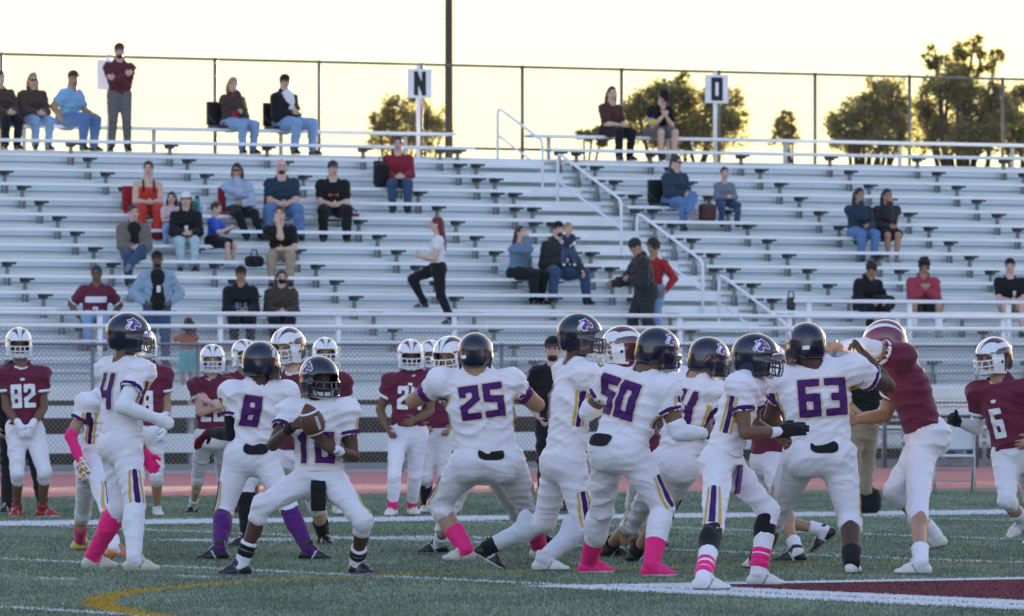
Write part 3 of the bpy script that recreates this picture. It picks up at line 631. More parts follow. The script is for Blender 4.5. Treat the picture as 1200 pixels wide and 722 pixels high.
def build_person(J, K, label, cat='person', group=None):
    """J: joints in world metres. K: what is worn. One continuous body mesh is the thing; clothing, hair and helmet are its children."""
    H = K.get('H', 1.8); s = H / 1.8; bk = K.get('bulk', 1.0); vx = K.get('vox', 0.0095); seed = K.get('seed', 1); hs = K.get('hs', s ** .45)
    lb = 1 + (bk - 1) * 0.75
    skin = SK[K.get('skin', 'tan')]; up_z = A(0, 0, 1)
    base = A(*(J['hipR'] + J['hipL'])[:2] / 2, K.get('z0', 0.0))
    hc = (J['hipR'] + J['hipL']) / 2; sc = (J['shR'] + J['shL']) / 2; nk = J['neck']; hd = J['head']
    up = nrm(nk - hc); rs = nrm(J['shR'] - J['shL']); rh = nrm(J['hipR'] - J['hipL'])
    fs = nrm(np.cross(up, rs)); fh = nrm(np.cross(nrm(up + up_z), rh)); fm = nrm(fs + fh)
    RH = frame_head(J['face'], K.get('roll', 0)); fx, fy, fz = RH
    ft = {}
    for q in 'RL':
        a, t = J['an' + q], J['to' + q]; sh = nrm(J['kn' + q] - a); fd = nrm(t - (a - 0.062 * s * (up_z if J.get('pl' + q, 1) else sh))); u2 = up_z if J.get('pl' + q, 1) else sh
        u2 = nrm(u2 - fd * np.dot(u2, fd)); ft[q] = (a, fd, u2)
    helm = K.get('helmet')
    # ---------------- body
    B = Solid(vx)
    B.ell(hd + fz * 0.022 * hs - fy * 0.008, A(0.076, 0.096, 0.1) * hs, RH, k=0.02).ell(hd + fy * 0.026 * hs - fz * 0.052 * hs, A(0.056, 0.062, 0.07) * hs, RH, k=0.03)
    B.limb(hd + fy * 0.088 * hs + fz * 0.012, hd + fy * 0.106 * hs - fz * 0.025 * hs, [0.008, 0.015], k=0.012)
    B.ell(hd + fy * 0.074 * hs + fz * 0.03 * hs, A(0.05, 0.016, 0.012) * hs, RH, k=0.015)
    for x in (-1, 1):
        B.ell(hd + fx * 0.078 * x * hs - fz * 0.01, A(0.012, 0.022, 0.032) * hs, RH, k=0.008)
        B.ell(hd + fx * 0.033 * x * hs + fy * 0.094 * hs + fz * 0.006, A(0.016, 0.01, 0.009) * hs, RH, k=0.01, op='s')
    B.limb(nk - up * 0.03, hd - fz * 0.06 * hs - fy * 0.02, [0.068 * s * lb, 0.057 * s * lb], k=0.03)
    B.limb(hc + up * .06, nk - up * 0.03, [r * s * bk for r in (0.11, 0.125, 0.135, 0.145, 0.155, 0.13, 0.07)], fm, 0.66, 0.04)
    B.limb(J['shL'], J['shR'], [r * s for r in (0.05, 0.062, 0.066, 0.062, 0.05)], None, 1, 0.04)
    for q in 'RL':
        B.limb(J['sh' + q], J['el' + q], [r * s * lb for r in (0.056, 0.055, 0.05, 0.041)], k=0.02)
        B.limb(J['el' + q], J['wr' + q], [r * s * lb for r in (0.041, 0.045, 0.041, 0.033, 0.027)], k=0.015)
        B.limb(J['hip' + q], J['kn' + q], [r * s * lb for r in (0.082, 0.08, 0.07, 0.055)], k=0.03)
        bend = nrm(np.cross(J['kn' + q] - J['hip' + q], J['an' + q] - J['kn' + q]) + rh * 0.05); back = nrm(np.cross(J['an' + q] - J['kn' + q], rh)); back = back if np.dot(back, ft[q][1]) < 0 else -back
        B.limb(J['kn' + q], J['an' + q], [r * s * lb for r in (0.053, 0.05, 0.047, 0.038, 0.034)], k=0.02)
        B.ell(J['kn' + q] * 0.68 + J['an' + q] * 0.32 + back * 0.018 * s, A(0.044, 0.044, 0.1) * s * lb, frame_head(back) if abs(nrm(J['kn' + q] - J['an' + q])[2]) > .6 else None, k=0.03)
        a, fd, u2 = ft[q]; B.limb(a - u2 * 0.045 * s - fd * 0.028 * s, a + fd * 0.10 * s - u2 * 0.054 * s, [0.03 * s, 0.022 * s], k=0.015)
        d = K.get('hd' + q, J['wr' + q] - J['el' + q]); pn = K.get('pn' + q, (hc + up * 0.2 * s) - J['wr' + q])
        hand_prims(B, J['wr' + q], A(*d), A(*pn), q == 'R', K.get('curl' + q, 0.55), s * K.get('hsz', 1.0), 0.001, K.get('thumb', 1.0))
    root, _ = make(B, 'person', skin, None, base, 0, 0)
    root.location = Vector(base); tag(root, label, cat, group)
    def part(sol, name, m, fold=0.0, parent=None, sd=0, pick=None, f=1.0): return make(sol, name, m, parent or root, base, fold, seed * 31 + sd, pick, f)
    def small(name, m, key, c, r, R=RH, parent=None):
        o = link(name, ball_mesh(m, key), None, parent or root); Rm = [R[i] * r[i] for i in range(3)]; place(o, Rm, c - base); return o
    # ---------------- face
    if K.get('face_on', True):
        for x in (-1, 1):
            small('eye', M_eye, 'eye', hd + fx * 0.032 * x * hs + fy * 0.084 * hs + fz * 0.006, A(0.013, 0.006, 0.007) * hs)
            if not helm: small('eyebrow', HAIR[K.get('hairc', 'black')], 'eyebrow_' + K.get('hairc', 'black'), hd + fx * 0.033 * x * hs + fy * 0.088 * hs + fz * 0.026 * hs, A(0.019, 0.005, 0.005) * hs)
        small('lips', M_lip, 'lips', hd + fy * 0.086 * hs - fz * 0.062 * hs, A(0.023, 0.009, 0.008) * hs)
    # ---------------- tops
    top = K.get('top'); sl = K.get('sleeve', 0.45); tm = K.get('topm'); TV = None
    if top:
        tv = max(vx, 0.0105) if vx < 0.012 else vx
        T = Solid(tv); g = {'jersey': 0.03, 'tee': 0.022, 'hoodie': 0.038, 'jacket': 0.045, 'tank': 0.012}[top]
        lo_ = K.get('hem', 0.0); hb = hc - up * lo_ * s
        T.limb(hb, nk - up * 0.02, [r * s * bk + g for r in (0.15, 0.142, 0.138, 0.15, 0.16, 0.125, 0.07)], fm, 0.7, 0.04)
        pads = top == 'jersey' and K.get('pads', True)
        if K.get('belly'): T.ell(hc + up * 0.14 * s + fm * 0.05, A(0.16, 0.14, 0.15) * bk * s, (rs, fm, up), k=0.06)
        if pads:
            T.limb(J['shL'] - up * 0.0, J['shR'], [0.084 * s, 0.104 * s, 0.112 * s, 0.104 * s, 0.084 * s], None, 1, 0.05)
            for q in 'RL':
                o = 1 if q == 'R' else -1; ad = nrm(J['el' + q] - J['sh' + q])
                T.ell(J['sh' + q] + rs * 0.012 * o + up * 0.02, A(0.098, 0.112, 0.075) * s, (rs, fs, up), k=0.05)
        else: T.limb(J['shL'], J['shR'], [r * s + g * 0.6 for r in (0.044, 0.062, 0.072, 0.062, 0.044)], None, 1, 0.04)
        if top != 'tank':
            for q in 'RL':
                S_, E_, W_ = J['sh' + q], J['el' + q], J['wr' + q]; ex = 0.024 if pads else g * 0.75
                if sl <= 1.0:
                    e = S_ + (E_ - S_) * sl; T.limb(S_, e, [0.074 * s * lb + ex, 0.064 * s * lb + ex, 0.057 * s * lb + ex], k=0.04)
                    dn = nrm(E_ - S_)
                    if vx < 0.012: T.limb(e + dn * 0.012, e + dn * 0.25, [0.052 * s * lb + ex * .6] * 2, k=0.005, op='s')
                else:
                    T.limb(S_, E_, [0.066 * s * lb + ex, 0.057 * s * lb + ex, 0.05 * s * lb + ex], k=0.03); T.limb(E_, E_ + (W_ - E_) * (sl - 1), [0.05 * s * lb + ex, 0.047 * s * lb + ex, 0.034 * s * lb + ex * .8], k=0.025)
        if top in ('hoodie',) and K.get('hood', True): T.ell(nk - fs * 0.06 * s + up * 0.03, A(0.1, 0.075, 0.07) * s, (rs, fs, up), k=0.05)
        if top == 'jacket': T.limb(nk - rs * .05 - up * .03, nk + rs * .05 - up * .03, [0.07 * s, 0.075 * s, 0.07 * s], k=0.03)
        T.limb(nk - up * 0.02, hd - fz * 0.02, [0.063 * s * lb + (0.012 if pads else .003)] * 2, k=0.012, op='s')
        if top == 'tank':
            T.cut(nk - up * 0.12 * s, up)
        T.cut(hc + up * (0.05 if pads else (-0.07 if top != 'jacket' else -0.1)) * s, -up) if not K.get('nocut') else None
        to, TV = part(T, K.get('topname', top), tm, K.get('fold', 0.012 if top != 'tank' else 0.006), sd=1)
        tb = bvh_of(TV)
        mid = hc * 0.5 + nk * 0.5
        for spec in K.get('marks', []):      # (name, sdf, ext, material, side(+1 back, -1 front), up offset, right offset, lift)
            nm, fn, ext, mm, side, du, dr, off = spec
            n = -fs if side > 0 else fs; ex = rs if side > 0 else -rs
            n = nrm(n - up * np.dot(n, up)); ex = nrm(np.cross(up, n)); d = decal(nm, mm, to, base, tb, fn, ext, 0.0105, sc + up * du * s + ex * dr * s, ex, up, n, off)
            if d and nm != 'number': pass
        if pads or K.get('trim'):
            for q in 'RL':
                m_ = K.get('trimm')
                if m_ is None: continue
                d = nrm(J['el' + q] - J['sh' + q]); e = J['sh' + q] + (J['el' + q] - J['sh' + q]) * sl + d * .012; R = frame_head(d); rr = 0.057 * s * lb + (0.024 if pads else g * .75) - 0.012
                ring = [e + rr * (R[0] * math.cos(t) + R[2] * math.sin(t)) for t in np.linspace(0, 2 * math.pi, 17)[:-1]]
                mb = MB(base); mb.tube(ring, K.get('trimr', 0.017), 6, closed=True); mb.build('sleeve_trim', m_, to, True)
        if K.get('sidestripe') and pads:
            for q in 'RL':
                o = 1 if q == 'R' else -1
                for dy, ww, mm in ((-0.034, 0.009, M_gold), (0, 0.017, M_purple), (0.034, 0.009, M_gold)):
                    fn = lambda P, dy=dy, ww=ww: np.maximum(np.abs(P[:, 0] - dy) - ww, np.abs(P[:, 1]) - 0.13)
                    decal('stripe', mm, to, base, tb, fn, (0.06, 0.14), 0.012, mid + up * 0.03, fs, up, rs * o, 0.004)
    if K.get('collar'):
        R = [nk - up * 0.012 + hd * 0 + (rs * math.cos(t) * 0.082 + fs * math.sin(t) * 0.075) * s + up * (-0.035 * max(0, math.sin(t)) ** 2) for t in np.linspace(0, 2 * math.pi, 21)[:-1]]
        mb = MB(base); mb.tube(R, 0.017 * s, 6, closed=True); mb.build('collar', K['collar'], to if top else root, True)
    if K.get('open'):     # open jacket over an inner shirt
        I = Solid(vx); I.limb(hc + up * .03, nk - up * 0.07, [r * s * bk + 0.028 for r in (0.1, 0.085, 0.08, 0.085, 0.08)], fm, 0.92, 0.03)
        I.ell(nk - up * .06 + fs * .03, A(.055, .05, .06) * s, (rs, fs, up)); o_, _ = part(I, 'shirt', K['open'], 0.004, sd=3); o_.location = Vector(fs * (0.056 * s))
    # arm sleeves
    for q in 'RL':
        am = K.get('arm' + q)
        if am:
            a0, a1, m_ = am; S_, E_, W_ = J['sh' + q], J['el' + q], J['wr' + q]; Z = Solid(vx)
            if a0 < 1: st = S_ + (E_ - S_) * a0; Z.limb(st, E_ if a1 >= 1 else S_ + (E_ - S_) * a1, [0.058 * s * lb, 0.048 * s * lb] if a1 >= 1 else [0.06 * s * lb, .057 * s * lb], k=0.02)
            if a1 > 1: st = E_ + (W_ - E_) * max(0, a0 - 1); Z.limb(st, E_ + (W_ - E_) * (a1 - 1), [0.049 * s * lb, 0.048 * s * lb, 0.034 * s * lb] if a0 < 1.3 else [0.036 * s * lb] * 2, k=0.02)
            part(Z, 'arm_sleeve' if a1 - a0 > .3 else 'wristband', m_, 0.003, sd=5 + (q == 'R'))
        gm = K.get('glove' + q)
        if gm:
            Z = Solid(min(vx, 0.008) if vx < .012 else vx * 0.85); d = A(*K.get('hd' + q, J['wr' + q] - J['el' + q])); pn = A(*K.get('pn' + q, (hc + up * 0.2 * s) - J['wr' + q]))
            hand_prims(Z, J['wr' + q], d, pn, q == 'R', K.get('curl' + q, 0.55), s * K.get('hsz', 1.0), 0.0045, K.get('thumb', 1.0)); Z.limb(J['wr' + q] - nrm(d) * .035, J['wr' + q] + nrm(d) * .02, [0.034 * s, .036 * s])
            mm = gm if isinstance(gm, list) else [gm]; pk = None
            if len(mm) > 1: pk = lambda c: (np.sin(c @ A(130, 70, 90)) + np.sin(c @ A(-60, 110, 140)) > 0.15).astype(int) + ((np.sin(c @ A(90, -120, 60)) > 0.75) * (len(mm) > 2)).astype(int)
            part(Z, 'glove', mm, 0, pick=pk)
    # ---------------- bottoms
    bot = K.get('bot'); bm = K.get('botm')
    if bot:
        P = Solid(max(vx, 0.0105) if vx < .012 else vx); g = {'fpants': 0.011, 'jeans': 0.022, 'shorts': 0.034, 'skirt': 0.03, 'leggings': .012}[bot]
        P.ell(hc + up * 0.0, A(0.165 * bk, 0.118 * bk, 0.125) * s + g * .5, (rh, fh, np.cross(rh, fh)), k=0.04)
        P.ell(hc - up_z * 0.055 * s, A(0.11 * bk, 0.085 * bk, 0.075) * s, (rh, fh, np.cross(rh, fh)), k=0.06)
        for q in 'RL':
            o = 1 if q == 'R' else -1; h, kn, an = J['hip' + q], J['kn' + q], J['an' + q]
            P.ell(h - fh * 0.034 * s * bk - up * 0.03 * s + rh * -.008 * o, A(0.088, 0.085, 0.1) * s * lb + g * .4, (rh, fh, up), k=0.09)
            P.limb(h, kn, [r * s * lb + g for r in (0.093, 0.089, 0.080, 0.068, 0.057)], k=0.035)
            if bot == 'fpants':
                P.ell(kn + nrm(kn - (h + an) / 2) * 0.022 * s - nrm(kn - h) * 0.01, A(0.058, 0.058, 0.075) * s * (0.4 + .6 * lb), None, k=0.03); P.limb(kn, kn + (an - kn) * K.get('cuff', 0.2), [0.06 * s * lb + .008, 0.059 * s * lb + .008], k=0.02)
            elif bot == 'shorts': pass
            elif bot in ('jeans', 'leggings'): P.limb(kn, kn + (an - kn) * 0.97, [r * s * lb + g for r in (0.055, 0.055, 0.05, 0.044, 0.043)], k=0.02)
            elif bot == 'skirt': P.limb(kn, kn + (an - kn) * .9, [.1 * s, .12 * s, .13 * s], k=.08)
        if bot == 'shorts':
            for q in 'RL': P.cut(J['kn' + q] - nrm(J['kn' + q] - J['hip' + q]) * 0.02, J['kn' + q] - J['hip' + q]) if K.get('sitcut', True) else None
        po, PV = part(P, {'fpants': 'football_pants', 'jeans': 'trousers', 'shorts': 'shorts', 'skirt': 'skirt', 'leggings': 'leggings'}[bot], bm, K.get('bfold', 0.0095), sd=11, f=0.85)
        if K.get('pstripe'):
            bb = bvh_of(PV)
            for q in 'RL':
                o = 1 if q == 'R' else -1; h, kn = J['hip' + q], J['kn' + q]; ax = nrm(h - kn); n = rh * o; n = nrm(n - ax * np.dot(n, ax) + fh * K.get('stoff', 0.1)); n = nrm(n - ax * np.dot(n, ax)); ex = np.cross(ax, n); L = np.linalg.norm(h - kn)
                for dy, ww, mm in ((-0.044, 0.008, M_gold), (0, 0.02, M_purple), (0.044, 0.008, M_gold)):
                    fn = lambda P, dy=dy, ww=ww, L=L: np.maximum(np.abs(P[:, 0] - dy * (1 + P[:, 1] * -1.2)) - ww * (1 - P[:, 1]), np.abs(P[:, 1]) - 0.27 * L)
                    decal('stripe', mm, po, base, bb, fn, (0.11, 0.3 * L), 0.012, kn + ax * L * 0.22, ex, ax, n, 0.004, 0.25)
        if K.get('waistpatch'):
            bb = bvh_of(PV); n = -fh; ex = rh; fn = lambda P: np.abs(P[:, 0] / 0.098) ** 3 + np.abs(P[:, 1] / 0.045) ** 3 - 1
            wv, wd = K['waistpatch']; decal('back_pad', M_blk, po, base, bb, fn, (0.14, 0.065), 0.011, hc + up * 0.05 * s + ex * wd, ex, up, n, 0.007)
        if K.get('belt'):
            bb = bvh_of(PV); 
    if K.get('towel'):
        m_, q, L = K['towel']; Z = Solid(.009); c = hc + fh * 0.125 * bk * s + rh * q; Z.rbox(c - A(0, 0, L / 2), (0.055, 0.012, L / 2), (nrm(rh), nrm(fh), up_z), 0.012); part(Z, 'towel', m_, 0.006, sd=41)
    # ---------------- socks and shoes
    for q in 'RL':
        a, fd, u2 = ft[q]; kn, an = J['kn' + q], J['an' + q]
        for si, (t0, t1, m_) in enumerate(K.get('sock' + q, [])):
            Z = Solid(vx); n = 6; rr = np.interp(np.linspace(t0, t1, n), [0, .3, .6, 1], [0.06, 0.062, 0.052, 0.041]) * s * lb + 0.007 + 0.003 * si
            back = nrm(np.cross(an - kn, rh)); back = back if np.dot(back, fd) < 0 else -back
            Z.limb(kn + (an - kn) * t0, kn + (an - kn) * t1, list(rr), k=0.02)
            if t0 < 0.3: Z.ell(kn * 0.68 + an * 0.32 + back * 0.019 * s, A(0.051, 0.051, 0.108) * s * lb + .006, frame_head(back) if abs(nrm(kn - an)[2]) > .6 else None, k=0.03)
            if t1 >= 1: Z.limb(an, an - u2 * 0.03 + fd * 0.04, [0.043 * s, 0.04 * s], k=0.02)
            Z.cut(kn + (an - kn) * t0, kn - an) if t0 > .05 else None
            part(Z, 'sock', m_, 0.003, sd=21)
        sm = K.get('shoe' + q, K.get('shoe'))
        if sm:
            Z = Solid(0.0065 if vx < 0.012 else vx * 0.8); hi = K.get('hightop', 0.0); wv = np.cross(fd, u2)
            heel = a - u2 * 0.048 * s - fd * 0.040 * s; bl = a + fd * 0.092 * s - u2 * 0.056 * s; tt = a + fd * 0.150 * s - u2 * 0.062 * s
            Z.limb(heel, bl, [0.038 * s, 0.036 * s, 0.043 * s], u2, 1.0, 0.02).limb(bl, tt, [0.043 * s, 0.031 * s], u2, 0.72, 0.02)
            Z.limb(a - u2 * 0.03 - fd * .012, a + u2 * (0.010 + hi), [0.044 * s, 0.042 * s], k=0.02).limb(a + fd * 0.025 - u2 * .006, bl + u2 * .012, [0.039 * s, 0.03 * s], k=0.02)
            Z.ell(a + fd * .05 * s + u2 * 0.008 * s, A(.022, .016, .03) * s, (fd, wv, u2), k=.01); Z.limb(a + u2 * (.03 + hi), a + u2 * (.1 + hi), .036 * s, k=.008, op='s')
            Z.cut(a - u2 * 0.083 * s, -u2)
            if vx < .012:
                for e in (-.022, .022):
                    for dd in (-.045, .055, .1, .135): q_ = a + fd * dd * s + wv * e * s; Z.limb(q_ - u2 * .078 * s, q_ - u2 * .092 * s, [.008, .006], k=.004)
            sp = a - u2 * 0.066 * s; mm = list(sm) if isinstance(sm, list) else [sm, M_sol]
            mm = (mm + [SHOE_ACC.get(mm[0].name, M_sol)])[:3]
            def pk(c, sp=sp, u2=u2, fd=fd, a=a, s=s, wv=wv):
                h = (c - sp) @ u2; x = (c - a) @ fd; w_ = np.abs((c - a) @ wv)
                acc = (np.abs(x - .035 * s - h * .55) < .0085) & (w_ > .02 * s) & (h < .06); lace = (w_ < .012 * s) & (h > .02) & (x > .02 * s) & (x < .1 * s) & (np.sin(x * 420) > -.2)
                return np.where(h < 0, 1, np.where(acc | lace, 2, 0))
            part(Z, 'shoe', mm, 0.0015, sd=31, pick=pk)
    # ---------------- head gear
    if helm:
        me, mask, strap, dec = helmet_parts(helm); o = link('helmet', me, None, root); place(o, RH * hs * 1.03, hd - base)
        link('face_mask', mask, None, o); link('chin_strap', strap, None, o)
        for d in dec: link(d.name.split('.')[0], d, None, o)
        if K.get('visor'):
            Z = Solid(.007); Z.ell((0, .02, -.01), (.112, .142, .06)); Z.ell((0, .015, -.01), (.104, .134, .08), k=.004, op='s'); Z.cut((0, .075, 0), (0, -1, 0)); make(Z, 'visor', M_visor, o, A(0, 0, 0))
    hair = K.get('hair'); hm = HAIR[K.get('hairc', 'black')]
    if hair and not helm:
        Z = Solid(vx * 0.8); f = 0.004
        if hair == 'bald': pass
        else:
            r = A(0.086, 0.104, 0.104) * hs; c = hd + fz * 0.03 * hs - fy * 0.016 * hs
            if hair == 'afro': r = r + A(.026, .02, .028); c = c + fz * 0.022; f = 0.02
            if hair == 'curly': r = r + A(.016, .016, .018); c = c + fz * .012; f = 0.015
            Z.ell(c, r, RH, k=0.02)
            if hair in ('long', 'pony'):
                Ln = K.get('hairlen', 0.3); bd = nrm(-up_z - fs * 0.12)
                if hair == 'long':
                    for x in (-1, 0, 1): st = hd + fx * x * 0.062 * hs - fy * (0.05 if x else 0.075); Z.limb(st, st + bd * Ln * (1 if x else 1.08) + fx * x * 0.02 - fs * 0.015, [0.045 * hs, 0.043, 0.035, 0.015], k=0.03)
                else: st = hd - fy * .1 + fz * .03; Z.limb(st, st + bd * Ln - fy * .03, [0.03, .034, .012], k=.02)
            Z.ell(hd + fy * 0.088 * hs - fz * 0.03 * hs, A(0.066, 0.075, 0.085) * hs, RH, k=0.012, op='s')
            if hair == 'short': Z.cut(hd - fz * 0.045 * hs, -fz)
            part(Z, 'hair', hm, f, sd=51, f=2.0)
    if K.get('beard'):
        Z = Solid(vx * .8); Z.ell(hd + fy * 0.042 * hs - fz * 0.082 * hs, A(0.055, 0.056, 0.048) * hs, RH); Z.ell(hd + fy * 0.1 * hs - fz * 0.062 * hs, A(0.022, 0.02, 0.008) * hs, RH, op='s', k=.008); Z.cut(hd - fz * .045 * hs, fz); part(Z, 'beard', hm, 0.003, sd=53, f=2)
    if K.get('cap'):
        cm, st = K['cap']; Z = Solid(vx * 0.8); Z.ell(hd + fz * 0.04 * hs - fy * 0.008, A(0.09, 0.108, 0.098) * hs, RH); Z.cut(hd + fz * (0.035 if st != 'beanie' else .02), -fz)
        if st == 'cap': Z.limb(hd + fz * 0.052 + fy * 0.07, hd + fz * 0.04 + fy * 0.155, [0.075, 0.055], fz, 0.13, 0.012)
        if st == 'back': Z.limb(hd + fz * 0.045 - fy * 0.07, hd + fz * 0.03 - fy * 0.15, [0.07, 0.05], fz, 0.13, 0.012)
        part(Z, 'cap' if st != 'beanie' else 'beanie', cm, 0)
    if K.get('shades'):
        Z = Solid(.007)
        for x in (-1, 1): Z.ell(hd + fx * .034 * x * hs + fy * .096 * hs + fz * .006, A(.029, .009, .021) * hs, RH, k=.006); Z.limb(hd + fx * .06 * x * hs + fy * .088 * hs + fz * .01, hd + fx * .085 * x * hs + fz * .01, .005, k=.004)
        Z.limb(hd - fx * .02 + fy * .102 * hs + fz * .012, hd + fx * .02 + fy * .102 * hs + fz * .012, .006); part(Z, 'sunglasses', M_shade)
    if K.get('mask'):
        Z = Solid(.009); Z.ell(hd + fy * .052 * hs - fz * .052 * hs, A(.062, .062, .05) * hs, RH); part(Z, 'face_covering', K['mask'])
    if K.get('extra'): K['extra'](dict(part=part, small=small, hc=hc, sc=sc, nk=nk, hd=hd, up=up, rs=rs, fs=fs, fh=fh, rh=rh, RH=RH, base=base, root=root, s=s, J=J, TV=TV, vx=vx))
    return root
SHOE_ACC = {}
M_blk = cloth('black_fabric', (0.012, 0.012, 0.014))
def number(txt, h, mm, out, side, du=-0.17, dr=0.0, w=0.1, grow=0.012, slant=0.0):
    wx = 1.0 if out is not None else 0.8
    fn, ext = text_sdf(txt, h, w, 0, slant, wx); fo, eo = text_sdf(txt, h, w, grow, slant, wx); r = []
    if out is not None: r.append(('number_outline', fo, eo, out, side, du, dr, 0.005))
    r.append(('number', fn, ext, mm, side, du, dr, 0.0085)); return r
# ================================================================ PLAYERS ON THE FIELD
M_wj = cloth('white_jersey', (0.80, 0.77, 0.82), var=0.04); M_wp = cloth('white_pants', (0.74, 0.72, 0.77), var=0.09, scale=5, rough=0.6)
M_mj = cloth('maroon_jersey', (0.135, 0.018, 0.045), var=0.12, rough=0.75); M_red = cloth('red_sleeve', (0.30, 0.02, 0.045))
M_pink = cloth('pink_knit', (0.85, 0.025, 0.21), rough=0.7); M_psock = cloth('purple_sock', (0.085, 0.01, 0.14), rough=0.7); M_wsock = cloth('white_sock', (0.76, 0.76, 0.80), var=0.04); M_gsock = cloth('grey_white_tights', (0.60, 0.62, 0.68), var=0.06)
M_wnum = cloth('white_number', (0.75, 0.75, 0.77)); M_pnum = cloth('purple_number', (0.065, 0.01, 0.115), rough=.7); M_gout = cloth('gold_outline', (0.72, 0.58, 0.45))
M_sw = mat('shoe_white', (0.66, 0.66, 0.62), rough=0.4, var=0.08); M_scream = mat('shoe_cream', (0.56, 0.53, 0.42), rough=0.4, var=0.12); M_sb = mat('shoe_black', (0.014, 0.014, 0.017), rough=0.4, var=0.2)
M_sol = mat('sole_grey', (0.25, 0.25, 0.25), rough=0.6); M_sor = mat('shoe_orange', (0.70, 0.16, 0.03), rough=0.4, var=0.15); M_sred = mat('shoe_red', (0.30, 0.025, 0.03), rough=0.4, var=0.3); M_slime = mat('shoe_lime', (0.45, 0.6, 0.1), rough=0.4, var=.2); M_navy = mat('shoe_navy', (0.014, 0.017, 0.026), rough=0.4, var=.2)
SHOE_ACC.update({'shoe_white': plain('shoe_accent_grey', (.3, .3, .31)), 'shoe_cream': plain('shoe_accent_tan', (.3, .28, .2)), 'shoe_black': plain('shoe_accent_light', (.45, .46, .48)), 'shoe_navy': plain('shoe_accent_blue', (.1, .11, .14)), 'pink_knit': plain('spat_accent_pink', (.6, .02, .16))})  # deeper pink for the accent stripes and laces on the spats
def player(label, D, P, K, group='football players on the field'):
    H = K.get('H', 1.8); s = H / 1.8; J = {}
    def pw(p): return W(p[0], p[1], D + (p[2] if len(p) > 2 else 0.0))
    for k in ('head', 'neck', 'shR', 'shL', 'hipR', 'hipL'): J[k] = pw(P[k])
    J['face'] = A(*P['face'])
    for q in 'RL':
        f = P['ft' + q]
        if len(f) == 3:
            x, yg, dg = f; Y = GD(yg); an = A((x - CX) * Y / F, Y, 0.088 * s); d = A(math.cos(math.radians(dg)), math.sin(math.radians(dg)), 0)
            J['an' + q] = an; J['to' + q] = an + d * 0.18 * s - A(0, 0, 0.06 * s); J['pl' + q] = 1
        else:
            x, y, dz, d = f; an = W(x, y, D + dz); J['an' + q] = an; J['to' + q] = an + nrm(d) * 0.19 * s; J['pl' + q] = 0
        J['kn' + q] = ik(J['hip' + q], J['an' + q], 0.445 * s, 0.43 * s, pw(P['kn' + q]))
        J['wr' + q] = pw(P['wr' + q]); J['el' + q] = ik(J['sh' + q], J['wr' + q], 0.30 * s, 0.265 * s, pw(P['el' + q]))
    return build_person(J, K, label, 'person', group)
WHITE = dict(top='jersey', topm=M_wj, sleeve=0.42, trimm=M_purple, bot='fpants', botm=M_wp, pstripe=True, helmet='black', sidestripe=True, hem=0.02)
MAR = dict(top='jersey', topm=M_mj, sleeve=0.45, trimm=M_wnum, bot='fpants', botm=M_wp, helmet='maroon', collar=M_wnum, hem=0.0)
def WK(**k): return dict(WHITE, **k)
def MK(**k): return dict(MAR, **k)
seed = 0
# 4, standing at the left, seen from behind-right
player('player in white jersey 4 with one pink and one white sock, standing upright at left', 53.2, dict(head=(151, 393), face=(1, 0.12, -0.05), neck=(146, 422), shR=(164, 438, -.13), shL=(129, 436, .14),
  elR=(152, 489, -.3), wrR=(184, 491, -.2), elL=(140, 490, .3), wrL=(170, 533, .16), hipR=(148, 520, -.09), hipL=(138, 520, .09), knR=(172, 580, -.1), knL=(124, 585, .15), ftR=(157, 670, 358), ftL=(108, 667, 2)),
  WK(H=1.86, bulk=1.14, skin='brown', armR=(0.2, 1.93, M_wsock), gloveR=M_wsock, gloveL=M_pink, hdL=(.5, 0, -.8), marks=number('4', 0.26, M_pnum, M_gout, 1, -0.13, -0.02), sockR=[(0.05, 1, M_wsock)], sockL=[(0.05, 1, M_pink)], shoe=[M_scream, M_sw], visor=True, seed=4, curlR=.9,
  towel=(M_blk, -0.02, 0.1), stoff=0.0))
# 1, behind 4
player('white jersey 1 with pink arm sleeve and orange shoe, half hidden behind jersey 4', 57.5, dict(head=(142, 450), face=(.9, .4, -.3), neck=(120, 463), shR=(103, 474, -.16), shL=(121, 470, .16),
  elR=(83, 514, -.2), wrR=(96, 545, -.25), elL=(125, 500, .3), wrL=(140, 500, .3), hipR=(112, 545, -.09), hipL=(104, 545, .09), knR=(132, 590, -.05), knL=(98, 592, .1), ftR=(134, 655, 0), ftL=(93, 646, 20)),
  WK(H=1.68, bulk=.92, skin='tan', armR=(0.92, 1.95, M_pink), gloveR=[M_wdec, M_orange, M_maroonp], hdR=(.1, 0, -1), marks=number('1', 0.2, M_pnum, M_gout, 1, -0.14, -0.03), sockR=[(0.05, .72, M_blk), (.72, 1, M_wsock)], sockL=[(0.55, 1, M_pink)], shoeR=M_sor, shoeL=[M_slime, M_pink], seed=1))
# 8
player('player in white jersey 8 seen from behind with purple socks', 56.0, dict(head=(306, 425), face=(.55, .8, -.05), neck=(304, 448), shR=(334, 462, .06), shL=(273, 462, -.04),
  elR=(352, 505, .2), wrR=(368, 520, .4), elL=(262, 494, .05), wrL=(246, 507, .18), hipR=(305, 533, .03), hipL=(281, 533, -.02), knR=(350, 585, .25), knL=(262, 585, .15), ftR=(361, 658, 352), ftL=(257, 658, 195)),
  WK(H=1.82, bulk=1.08, skin='dark', armL=(0.55, 1.95, M_blk), gloveL=M_maroonp, hdL=(-.7, .3, -.5), curlL=.3, marks=number('8', 0.23, M_pnum, M_gout, 1, -0.13, -0.07, .115, .012, .06), sockR=[(0.05, 1, M_psock)], sockL=[(0.05, 1, M_psock)], shoe=M_sb, hightop=.05, waistpatch=(.085, 0.0), seed=8))
